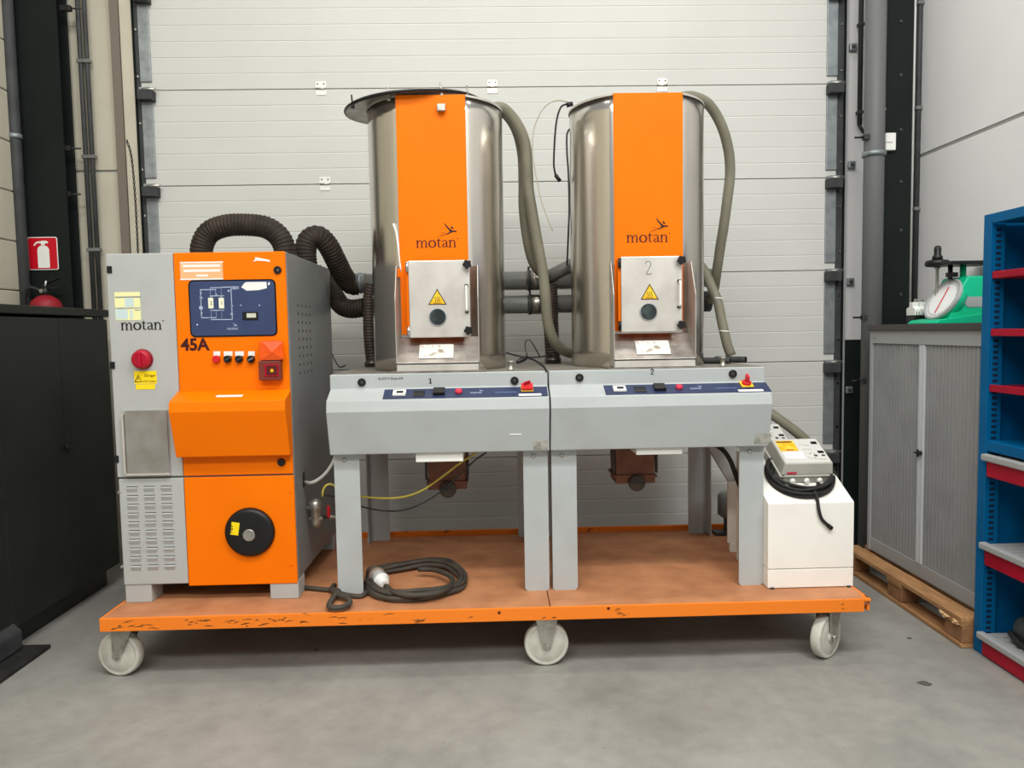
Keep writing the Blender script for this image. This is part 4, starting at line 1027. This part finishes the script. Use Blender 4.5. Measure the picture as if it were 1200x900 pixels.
hA = front_fittings(0, h1, -.444, -.062, -.383, -.101, 1.478, 1.832, YO1, 0)
hB = front_fittings(1, h2, .556, .938, .600, .886, 1.487, 1.836, YO2, 0)
for (ht, Y), wx, wy, tx, ty, mk in ((hA, 513, 371.5, 512.5, 348.5, 0), (hB, 760, 365.5, 761.3, 342.5, 1)):
    q = A(wx, wy, Y)
    MB().lathe([(0, .0425), (.003, .0425), (.004, .040), (.004, .0375)], q, -Y_, 36, caps=False).build('sight_glass_ring', M_TAMBF, ht)
    MB().lathe([(0, .0385), (.002, .0385)], q, -Y_, 36).build('sight_glass', M_GLASS, ht)
    q = A(tx, ty, Y)
    s_ = .042
    def tri(k): return [(-s_*k, -s_*.80*k), (s_*k, -s_*.80*k), (0, s_*.95*k)]
    wn = MB().plate(tri(1.0), q, X_, Z_, .0012).build('warning_triangle', M_BLACK, ht)
    MB().plate(tri(.84), q-Y_*.0012+V(0, 0, -.0015), X_, Z_, .0006).build('triangle_field', M_AMBERY, ht)
    wv = []
    for k in (-1, 0, 1):
        wv += ribbon([(k*.009-.001, -.020), (k*.009+.003, -.012), (k*.009-.003, -.003), (k*.009+.001, .004)], [.0014]*4)
    letters('hot_surface_symbol', wv+[rect(-.018, -.027, .018, -.0245)], q-Y_*.0019, X_, Z_, M_INK, ht, .0005)
q = A(760, 312, hB[1])
letters('pen_number', ribbon([(-.016, .022), (-.008, .034), (.006, .034), (.012, .022), (.004, .004), (-.008, -.018), (-.012, -.026), (0, -.026), (.016, -.022)], [.0018]*9), q-V(0, .0003, .012), X_*1.0, Z_*1.0, mat('grey_pen', (110, 110, 110), .6), hB[0], .0005)
# white paint run beside the left hatch
q = A(466, 290, YO1+.02)
MB().tube([A(461, 262, TYC-TR*.86), A(465, 275, TYC-TR*.87), A(468, 300, TYC-TR*.88), A(470, 318, TYC-TR*.885)], .006, 8).build('silicone_run', M_WHITE, h1)
MB().box(*(lambda a, b: (a.x, b.x, 3.592, 3.61, b.z, a.z))(A(465.5, 315, 3.6), A(469.5, 325, 3.6))).build('orange_scrap', M_ORANGE, h1)

# lid of the left hopper, lying askew on the rim
lid_c = V(-.372, 3.89, 2.622); lrx = .335
lid = thing('round_cover', lid_c, 'thin dark round cover lying askew on the left tank', 'cover')
tl_ = Matrix.Rotation(math.radians(-4.0), 3, 'Y') @ Matrix.Rotation(math.radians(2.5), 3, 'X')
ax = tl_ @ Z_
MB().lathe([(-.006, lrx-.02), (-.014, lrx), (-.004, lrx+.002), (.004, lrx), (.006, lrx-.03), (.012, lrx*.5), (.014, .02)], lid_c, ax, 56).build('lid_disc', M_TRAY, lid)
ed = [lid_c+tl_ @ V(math.cos(t)*(lrx+.003), math.sin(t)*(lrx+.003), -.006) for t in [2*math.pi*k/24 for k in range(25)]]
MB().tube(ed, .007, 8, .03).build('rubber_edge', M_BLACK, lid)
for xx, yy in ((413, 140), (455, 123), (517, 115), (548, 114)):
    q = A(xx, yy, 3.60 if 440 < xx < 540 else 3.68)
    t_ = lid_c+tl_ @ V(q.x-lid_c.x, q.y-lid_c.y, 0)
    nn = MB().cyl(t_-ax*.03, t_+ax*.03, .004, seg=8)
    nn.lathe([(0, .010), (.014, .009)], t_-ax*.032, ax, 8)
    nn.build('clamp_bolt', M_ZINC if xx > 430 else M_BLACK, lid)
q = A(517, 126, 3.575); MB().box(q.x-.02, q.x+.02, 3.565, 3.583, q.z-.018, q.z+.016).build('clamp_block', M_ZINC, lid, .004)

# ================================================================== PIPES AND HOSES BEHIND THE HOPPERS
YPP = 4.30
def hpipe(py, x0, x1, label, sl):
    a = A(600, py, YPP)
    xa, xb = A(x0, py, YPP).x, A(x1, py, YPP).x
    t = thing('air_pipe', ((xa+xb)/2, YPP, a.z-.05), label, 'pipe', 'grey air pipes behind the hoppers')
    MB().cyl((xa, YPP, a.z), (xb, YPP, a.z), .051, seg=28).build('tube', M_PVC, t)
    s0, s1 = A(sl[0], py, YPP).x, A(sl[1], py, YPP).x
    sv = MB().lathe([(0, .052), (0, .0555), (s1-s0, .0555), (s1-s0, .052)], (s0, YPP, a.z), X_, 28, caps=False).build('sleeve', M_SLEEVE, t)
    for q in (s0+.015, s1-.015):
        MB().lathe([(-.006, .056), (-.006, .059), (.006, .059), (.006, .056)], (q, YPP, a.z), X_, 28, caps=False).build('hose_clip', M_RUB, sv)
        MB().box(q-.006, q+.006, YPP-.012, YPP+.012, a.z+.055, a.z+.078).build('clip_screw', M_RUB, sv)
    return t, a.z, xa, xb
p1, zu, xa1, xb1 = hpipe(329, 424, 833, 'upper grey air pipe running behind both hoppers', (616.5, 641))
p2, zlw, xa2, xb2 = hpipe(357, 427, 832, 'lower grey air pipe running behind both hoppers', (618, 641))
MB().lathe([(0, .056), (.02, .056), (.02, .06), (.028, .06), (.028, .056), (.05, .056)], (xa1-.03, YPP, zu), X_, 28).build('end_coupling', M_GALV, p1)
MB().lathe([(0, .058), (.05, .058)], (xb2-.05, YPP, zlw), X_, 24).build('end_cap', M_RUB, p2)
MB().cyl(A(638, 327, 4.24), A(690, 300, 4.30), .036, seg=20).build('branch_pipe', M_PVC, p1)
def hose(name, pts, r, m, label, cat='hose', ridge=0, pitch=.012, seg=16, group=None, step=.02):
    return tag(MB().tube(pts, r, seg, step, ridge, pitch).build(name, m), label, cat, group)
def PP(L, Y=None): return [A(p[0], p[1], p[2] if len(p) > 2 else Y) for p in L]
# large fabric ducts from the dryer
d1 = thing('air_duct_hose', A(285, 303, 3.86), 'black ribbed duct hose arching over the dryer cabinet top', 'hose', 'black ducts of the dryer')
pts = PP([(236, 306), (237, 288), (246, 272), (265, 264.5), (288, 263.5), (310, 266), (325, 275), (333, 289), (335, 306)], 3.86)
pts[0].z = DZ1; pts[-1].z = DZ1
MB().tube(pts, .0545, 18, .02, .040, .017).build('duct', M_HOSEBK, d1)
for p in (pts[0], pts[-1]): MB().lathe([(0, .062), (.012, .062), (.016, .056), (.03, .056)], (p.x, p.y, DZ1), Z_, 24).build('collar', M_RUB, d1)
d2 = thing('air_duct_hose', A(375, 303, 4.15), 'black ribbed duct hose dropping from the dryer top to the upper pipe', 'hose', 'black ducts of the dryer')
pts = PP([(359, 307, 4.06), (358, 294, 4.06), (362, 281, 4.07), (373, 277, 4.09), (384, 287, 4.12), (394, 306, 4.18), (402, 322, 4.24), (411, 333, 4.29), (421, 334, 4.30)])
pts[0].z = DZ1
MB().tube(pts, .056, 18, .02, .040, .017).build('duct', M_HOSEBK, d2)
d3 = thing('air_duct_hose', A(390, 345, 4.3), 'black ribbed duct hose from behind the dryer to the lower pipe', 'hose', 'black ducts of the dryer')
pts = [V(DX1-.10, 4.42, 1.86), V(DX1-.03, 4.44, 1.80)]+PP([(392, 346, 4.40), (400, 358, 4.36), (412, 362, 4.32), (428, 360, 4.30)])
MB().tube(pts, .052, 18, .02, .040, .017).build('duct', M_HOSEBK, d3)
# brown flexible hoses from the pipes down to the decks
for lb, L, bz in (('narrow dark flexible hose left of the left hopper, pipe to deck', [(436, 333), (433, 350), (433, 375), (434, 400), (437, 424)], 0), ('narrow dark flexible hose standing between the two hoppers', [(644, 333), (645, 355), (646, 385), (648, 422)], 1)):
    t = thing('flexible_hose', A(L[-1][0], L[-1][1], 4.2), lb, 'hose', 'dark flexible hoses of the hoppers')
    pts = PP(L, 4.21); pts[-1].z = DKZ+.005
    MB().tube(pts, .036 if bz == 0 else .041, 16, .02, .055, .016).build('tube', M_HOSEBR, t)
    MB().lathe([(0, .045), (.02, .045), (.02, .048), (.03, .048), (.03, .044)], (pts[-1].x, pts[-1].y, DKZ), Z_, 20).build('clamp', M_SLEEVE, t)
# vinyl conveying hoses
hose('conveying_hose', PP([(566, 133, 3.90), (576, 127.5, 3.90), (590, 127.5, 3.92), (605, 144, 3.95), (615, 167, 3.97), (618, 195, 3.98), (619.5, 222, 3.99), (624, 250, 4.0), (630, 285, 4.0), (635.5, 315, 4.0), (639, 345, 4.0), (641.5, 375, 4.02), (647.5, 396, 4.05), (658, 409, 4.10), (672, 414, 4.16), (700, 416, 4.26)]), .0285, M_HOSEGR, 'long grey vinyl hose from the left hopper top to behind the right hopper', group='grey vinyl hoses')
hose('conveying_hose', PP([(566, 137, 4.0), (578, 130, 4.02), (592, 133, 4.04), (605, 152, 4.06), (612, 180, 4.07), (613.5, 215, 4.08), (613.5, 240, 4.08), (616, 267, 4.09), (621, 295, 4.11), (628, 313, 4.14), (640, 325, 4.21)]), .0275, M_HOSEGR, 'shorter grey vinyl hose from the left hopper top to the branch pipe', group='grey vinyl hoses')
hose('conveying_hose', PP([(792, 118, 3.84), (802, 113.5, 3.86), (815, 114, 3.88), (831, 123, 3.92), (845, 146, 3.95), (853.5, 175, 3.97), (855.5, 203, 3.99), (852.5, 232, 4.0), (848.5, 262, 4.02), (844, 290, 4.05), (840, 318, 4.1), (836.5, 340, 4.18), (831, 352, 4.25)]), .0262, M_HOSEGR, 'grey vinyl hose arching down the right side of the right hopper', group='grey vinyl hoses')
eh = hose('conveying_hose', PP([(822, 312, 4.16), (828, 322, 4.12), (835, 339, 4.05), (841, 353, 4.02), (846, 377, 4.0), (852, 403, 3.98), (857, 417, 3.97)]), .0255, M_HOSEGR, 'short grey vinyl hose ending on the right console deck', group='grey vinyl hoses')
for q in (A(842, 349.5, 4.02), A(849, 388, 3.99)): MB().lathe([(-.003, .0285), (.003, .0285)], q, V(.12, 0, 1), 18, caps=False).build('cable_tie', M_WHITE, eh)
hose('conveying_hose', PP([(862, 455, 4.40), (885, 472, 4.38), (908, 488, 4.33), (930, 504, 4.30), (947, 520, 4.28), (952, 540, 4.27)]), .0285, M_HOSEGR, 'grey vinyl hose slanting from behind the right console to the loaders', group='grey vinyl hoses')
for lb, L in (('dark tube stub lying on the right console deck next to the tank', [(812, 417.5, 3.90), (835, 416, 3.85), (856, 414.5, 3.80)]), ('open pipe stub at the right end of the right console deck', [(838, 419, 4.0), (858, 419, 3.95), (874, 417.5, 3.90)])):
    pts = PP(L)
    for p in pts: p.z = DKZ+.0165
    t = thing('tube_stub', (pts[1].x, pts[1].y, DKZ), lb, 'pipe')
    MB().tube(pts, .0165, 14, caps=True).build('tube', M_RUB, t)
    e = (pts[-1]-pts[-2]).normalized(); MB().lathe([(0, .0125), (.0008, .0125)], pts[-1], e, 14).build('bore', M_BLACK, t)
# thin wires near the right hopper
hose('sensor_wire', PP([(668, 119, 3.9), (652, 117), (637, 127), (626, 150), (624, 177), (627.5, 202), (635, 237), (647, 270)] if 0 else [(668, 120, 3.95), (652, 117.5, 3.95), (637, 127, 3.95), (626, 150, 3.95), (624, 177, 3.94), (627.5, 202, 3.94), (635, 237, 3.93), (647.5, 270.5, 3.93)]), .0032, M_BEIGE, 'thin beige wire looping out from the right hopper rim', 'wire', seg=6)
bw = thing('sensor_wire', A(656, 212, 3.93), 'short black wire with plug hanging from the right hopper rim', 'wire')
MB().tube(PP([(671, 122, 3.95), (665, 122, 3.95), (657, 126, 3.94), (651.5, 147, 3.93), (649, 190, 3.93), (651, 205, 3.93)]), .005, 8).build('cord', M_BLACK, bw)
MB().tube(PP([(651, 205, 3.93), (656.5, 212.5, 3.93)]), .010, 10).build('plug', M_BLACK, bw)
MB().tube(PP([(664, 123.5, 3.94), (671, 121.5, 3.94)]), .012, 10).build('gland', M_BLACK, bw)
hose('sensor_wire', PP([(669, 150, 3.93), (664.5, 157, 3.92), (664.5, 180, 3.92), (666, 202, 3.92), (667, 240, 3.92), (666, 275, 3.92), (664.5, 310, 4.24)]), .0048, M_RUB, 'thin grey wire running down the left flank of the right hopper', 'wire', seg=8)
dw = thing('deck_lead', A(616, 418, 4.1), 'black lead with moulded connector on the deck between the hoppers', 'cable')
Lp = PP([(594, 413.5, 4.1), (603, 416, 4.0), (612, 418, 3.95), (621, 418.5, 3.95), (634, 418, 4.05), (650, 415, 4.2), (668, 414, 4.25)])
MB().tube(Lp, .005, 8).build('cord', M_RUB, dw)
MB().tube(PP([(606, 424.5, 3.70), (612, 421.5, 3.73), (618, 418.5, 3.76)]), .011, 10, rfun=lambda t: .7+.5*math.sin(t*3)).build('connector', M_BLACK, dw)
MB().tube(PP([(618, 418.5, 3.78), (615.5, 408, 3.8), (616, 400, 3.8), (620, 397.5, 3.8), (625, 404, 3.8), (633, 418, 3.82)]), .0038, 8).build('wire_loop', M_RUB, dw)
MB().tube(PP([(618, 419, 3.78), (628, 423, 3.66), (637, 429.5, 3.52), (640.5, 435, 3.465)]), .005, 8).build('joint_lead', M_BLACK, dw)

# ================================================================== LOADERS AT THE RIGHT END
th = math.atan2(.11, .234); ct, sn2 = math.cos(th), math.sin(th)
def loader(dy, label, lab2, cable):
    y0 = 3.41+dy; X0, X1 = 1.262, 1.650
    X0 = 1.25 if dy == 0 else 1.37
    dp = .46 if dy == 0 else .40
    t = thing('vacuum_loader', ((X0+X1)/2, y0+.2, TZ), label, 'loader', 'white vacuum loaders on the trolley')
    yt = y0+.38; zt_ = .69+.38*sn2/ct
    zb_ = TZ+.003
    MB().prism([(y0, zb_+.09), (y0, .69), (yt, zt_), (y0+dp, zt_), (y0+dp, zb_+.09)], X0, X1).build('housing', M_WHITEBOX, t, .003)
    MB().box(X0, X1, y0+.0005, y0+dp, zb_, zb_+.087).build('base_skirt', M_WHITEBOX, t, .003)
    for x in (X0+.012, X1-.03): MB().box(x, x+.016, y0-.008, y0+.01, TZ, TZ+.008).build('foot_tab', M_RUB, t)
    # control unit on the sloping lid
    def P(u, n, x): return V(x, y0+u*ct-n*sn2, .69+u*sn2+n*ct)
    ux0, ux1 = (1.350, 1.606) if dy == 0 else (1.385, 1.641)
    cu = thing('control_unit', P(.25, 0, 1.48), lab2, 'control box', 'grey control units of the loaders')
    D = V(0, ct, sn2); Nn = V(0, -sn2, ct)
    MB().obox(P(.15, .003, ux0), X_, D, Nn, ux1-ux0, .235, .036).build('lower_shell', mat('mid_grey_enclosure', (158, 158, 150), .5), cu, .004)
    MB().obox(P(.145, .039, ux0-.004), X_, D, Nn, ux1-ux0+.008, .245, .008).build('flange', M_UNIT, cu, .003)
    q = [P(.15, .047, ux0+.004), P(.15, .047, ux1-.004), P(.385, .047, ux1-.004), P(.385, .047, ux0+.004), P(.16, .108, ux0+.016), P(.16, .108, ux1-.012), P(.37, .108, ux1-.012), P(.37, .108, ux0+.016)]
    MB().add(q, [(0, 3, 2, 1), (4, 5, 6, 7), (0, 1, 5, 4), (1, 2, 6, 5), (2, 3, 7, 6), (3, 0, 4, 7)]).build('lid', M_UNIT, cu, .005)
    def top(nm, x0, u0, x1, u1, m, h=.0012): return MB().obox(P(u0, .1083, ux0+x0), X_, D, Nn, x1-x0, u1-u0, h).build(nm, m, cu)
    top('overlay', .020, .166, .238, .366, M_OVER, .0008)
    top('warning_label', .030, .262, .118, .352, M_AMBERY, .0016)
    top('label_text', .060, .268, .095, .276, M_REDPAINT, .0020); top('label_text', .035, .335, .11, .345, M_DKRED, .0020)
    top('note_label', .034, .20, .13, .256, M_WHITE, .0014)
    top('display_window', .200, .318, .228, .338, M_BLACKG, .003); top('display_window', .204, .240, .232, .258, M_BLACKG, .003)
    for x in (.176, .212): top('key', x, .215, x+.016, .226, M_RUB, .003)
    sy = MB()
    for k in range(16):
        sx = .142+(k % 4)*.012+random.uniform(-.003, .003); su = .20+(k//4)*.036+random.uniform(-.006, .006)
        sy.obox(P(su, .1091, ux0+sx), X_, D, Nn, random.uniform(.004, .010), random.uniform(.002, .008), .0006)
    sy.build('panel_symbols', M_GREYSEAM, cu)
    text('lettering', 'motan', P(.185, .1091, ux0+.175), X_, D, .020, M_GREYSEAM, cu, .0006)
    f0 = P(.1502, .053, ux0+.030)
    fd = (P(.16, .108, 0)-P(.15, .047, 0)).normalized(); fn = V(0, -fd.z, fd.y)
    MB().obox(f0+V(0, 0, .001), X_, fd, fn, .046, .011, .0014).build('brand_label', M_PINKLINE, cu, .0004)
    for x in (ux0+.012, ux1-.014):
        MB().obox(P(.147, .030, x-.006), X_, D, Nn, .012, .012, .02).build('corner_screw', M_RUB, cu)
    for x in (.06, .128, .19):
        MB().lathe([(0, .013), (.012, .013), (.014, .010), (.02, .010)], P(.15, .020, ux0+x), -D, 14).build('cable_gland', M_WHITE, cu)
    if cable:
        co = thing('power_cable', P(.1, 0, 1.5), 'coil of black cable around the front control unit on the white loader', 'cable')
        cc_, rxx, ruu = (ux0+ux1)/2-.012, .150, .135
        for k in range(8):
            pts = []
            ex_ = random.uniform(-.012, .012); eu = random.uniform(-.014, .010); hh = .010+(k % 3)*.015
            for j in range(29):
                t_ = 2*math.pi*j/28
                x = cc_+(rxx+ex_)*math.cos(t_); u = .200+eu+(ruu+.018*(k//3)+eu)*math.sin(t_)+.02*math.cos(t_)
                pts.append(P(u, hh+.006*math.sin(3*t_+k), x))
            MB().tube(pts, .0078, 8, .02, caps=False).build('cable_turn', M_DRUB, co)
        q = [P(.075, .03, 1.445), P(.055, .035, 1.47), P(.02, .022, 1.478)]+[V(1.480, y0-.012, .66), V(1.495, y0-.011, .615), V(1.525, y0-.011, .585)]
        MB().tube(q, .0078, 8).build('cable_tail', M_DRUB, co)
        MB().tube([q[-1], q[-1]+V(.016, 0, -.014)], .010, 10).build('tail_end', M_BLACK, co)
        MB().obox(P(.062, .0, 1.50), X_, Nn, D, .012, .05, .03).build('cable_tie', M_BLACK, co)
    return t
l1 = loader(0, 'white vacuum loader box at the front right corner of the trolley', 'front grey control unit with yellow label on the white loader', True)
l2 = loader(.59, 'white vacuum loader half hidden behind the right console leg', 'rear grey control unit just showing behind the right console', False)
# sheet metal funnel over the rear loader's left flank
fa = [A(826, 522, 4.08), A(864, 522, 4.08), A(864, 561, 4.08), A(852, 561, 4.08)]
fu = thing('sheet_funnel', (fa[3].x+.05, 4.15, fa[3].z), 'grey sheet metal funnel under the right console behind its leg', 'funnel')
xa, xb, zt_, zb_ = fa[0].x, 1.31, fa[0].z, fa[3].z
MB().add([(xa, 4.0, zt_), (xb-.002, 4.0, zt_), (xb-.002, 4.0, zb_), (xb-.062, 4.0, zb_), (xa, 4.06, zt_), (xb-.002, 4.06, zt_), (xb-.002, 4.02, zb_), (xb-.062, 4.02, zb_)],
         [(0, 1, 2, 3), (4, 7, 6, 5), (0, 3, 7, 4), (1, 5, 6, 2), (3, 2, 6, 7)]).build('hopper_sheet', M_DGREY, fu)
MB().box(xb-.062, xb-.002, 4.0, 4.02, TZ+.05, zb_).build('spout', M_WHITEBOX, fu, .003)
MB().box(xb-.05, xb-.002, 3.995, 4.024, TZ, TZ+.05).build('spout_base', M_WHITEBOX, fu, .003)
fh = thing('motor_unit', (1.17, 4.33, TZ), 'small dark motor on the trolley deck beside the rear loader', 'motor')
q = A(856, 610, 4.36)
MB().lathe([(0, .03), (.02, .055), (.13, .055), (.15, .04)], (q.x-.02, 4.36, TZ+.10), Z_, 18).build('motor_body', M_PVC, fh)
MB().box(q.x-.10, q.x+.03, 4.32, 4.40, TZ, TZ+.02).box(q.x-.035, q.x-.005, 4.34, 4.38, TZ+.02, TZ+.10).build('motor_foot', M_RUB, fh, .003)
# tangle of dark leads under the right console
hose('console_lead', PP([(838, 521, 3.9), (848, 528, 3.88), (856, 540, 3.86), (862, 556, 3.85), (868, 572, 3.84)]), .012, M_DRUB, 'thick black lead under the right console beside the funnel', 'cable', seg=10)

# ================================================================== CABLES ON AND UNDER
def flat(L, z): return [Zp(x, y, z) for x, y in L]
mc = thing('mains_cable', Zp(490, 690, TZ), 'coiled dark mains cable with white plug on the trolley deck', 'cable')
zc = TZ+.013
MB().tube(flat([(352, 688), (372, 690), (390, 692), (398, 695), (412, 698), (425, 698), (432, 690)], zc), .011, 10).build('lead', M_CABLE, mc)
MB().tube(flat([(392, 686), (389, 690), (396, 697), (408, 702), (409, 708), (398, 712), (386, 711), (388, 704), (397, 692)], zc+.010), .0125, 10).build('lead_knot', M_CABLE, mc)
for k, (ox, oy, s, zz) in enumerate(((0, 0, 1.0, 0), (1.5, -1.5, .985, .022), (-1, 1.5, .94, .010), (2, 0, .90, .030))):
    L = [(428, 690), (430, 680), (444, 671.5), (470, 666), (500, 662), (524, 663.5), (539, 672), (545, 681), (540, 690), (520, 697), (490, 702), (462, 703), (440, 699), (428, 690)]
    cx_, cy_ = 487, 683
    pts = flat([(cx_+(x-cx_)*s+ox, cy_+(y-cy_)*s+oy) for x, y in L], zc)
    for p in pts: p.z += zz+.004*math.sin(p.x*20+k)
    MB().tube(pts, .0108, 10).build('cable_turn', M_CABLE, mc)
MB().tube(flat([(452, 687), (460, 693), (475, 697), (500, 697), (520, 692), (530, 683), (527, 675), (510, 668), (490, 667)], zc+.03), .0125, 10).build('cable_end', M_CABLE, mc)
pa_, pb_ = A(438, 671, 3.62), A(455, 689.5, 3.49)
ax_ = (pb_-pa_).normalized()
MB().lathe([(-.014, .036), (.022, .037), (.024, .042), (.040, .043), (.042, .039)], pa_, ax_, 20).build('plug_shroud', mat('dirty_plug_collar', (150, 128, 112), .5), mc)
MB().lathe([(.04, .038), (.075, .035), (.078, .040), (.09, .040), (.094, .030), (.118, .026), (.122, .014)], pa_, ax_, 20).build('plug_body', M_WHITE, mc)
hose('earth_cable', PP([(378, 582, 3.60), (379, 573, 3.60), (386, 567, 3.61), (398, 573, 3.64), (414, 580, 3.66), (440, 583.5, 3.68), (468, 583, 3.68), (492, 576, 3.68), (515, 561, 3.68), (540, 542, 3.68), (556, 532, 3.70), (562, 526, 3.72)]), .0052, M_YCABLE, 'yellow cable sagging from the dryer to under the left console', 'cable', seg=8)
hose('sensor_cable', PP([(379, 580, 3.62), (400, 584, 3.70), (422, 593, 3.76), (445, 598, 3.76), (468, 598.5, 3.74), (490, 592, 3.73), (514, 578, 3.72), (540, 555, 3.70), (556, 540, 3.70), (570, 530, 3.72)]), .004, M_RUB, 'thin dark cable sagging below the yellow one', 'cable', seg=8)
hose('air_tube', [V(DX1, B(357, 565, DX1).y, B(357, 565, DX1).z)]+PP([(366, 565.5, 3.58), (377, 559, 3.60), (386, 549, 3.63), (392, 538, 3.66), (396, 525, 3.70)]), .0085, M_TUBEW, 'pale plastic tube from the dryer side to the left console', 'tube', seg=10)
hose('deck_wire', PP([(389, 415, 4.2), (392, 421, 4.15), (398, 430, 4.0), (405, 428, 3.9)]), .004, M_RUB, 'thin dark wire at the left end of the left console deck', 'wire', seg=6)

# small debris on the floor
for (xx, yy, lb) in ((1084, 801, 'small dark scrap lying on the floor before the blue shelving'), (1065, 748, 'tiny dark fleck on the floor near the pallet'), (371, 762, 'tiny dark fleck on the floor at the shadow edge under the trolley')):
    c = Zp(xx, yy, .001); r_ = .028 if xx == 1084 else .011
    P_ = [(c.x+r_*random.uniform(.6, 1.2)*math.cos(t), c.y+r_*.7*random.uniform(.5, 1.2)*math.sin(t)) for t in [2*math.pi*k/9 for k in range(9)]]
    tag(MB().prism(P_, .0005, .004, 'z').build('floor_scrap', mat('dark_scrap', (86, 84, 78), .8)), lb, 'debris')
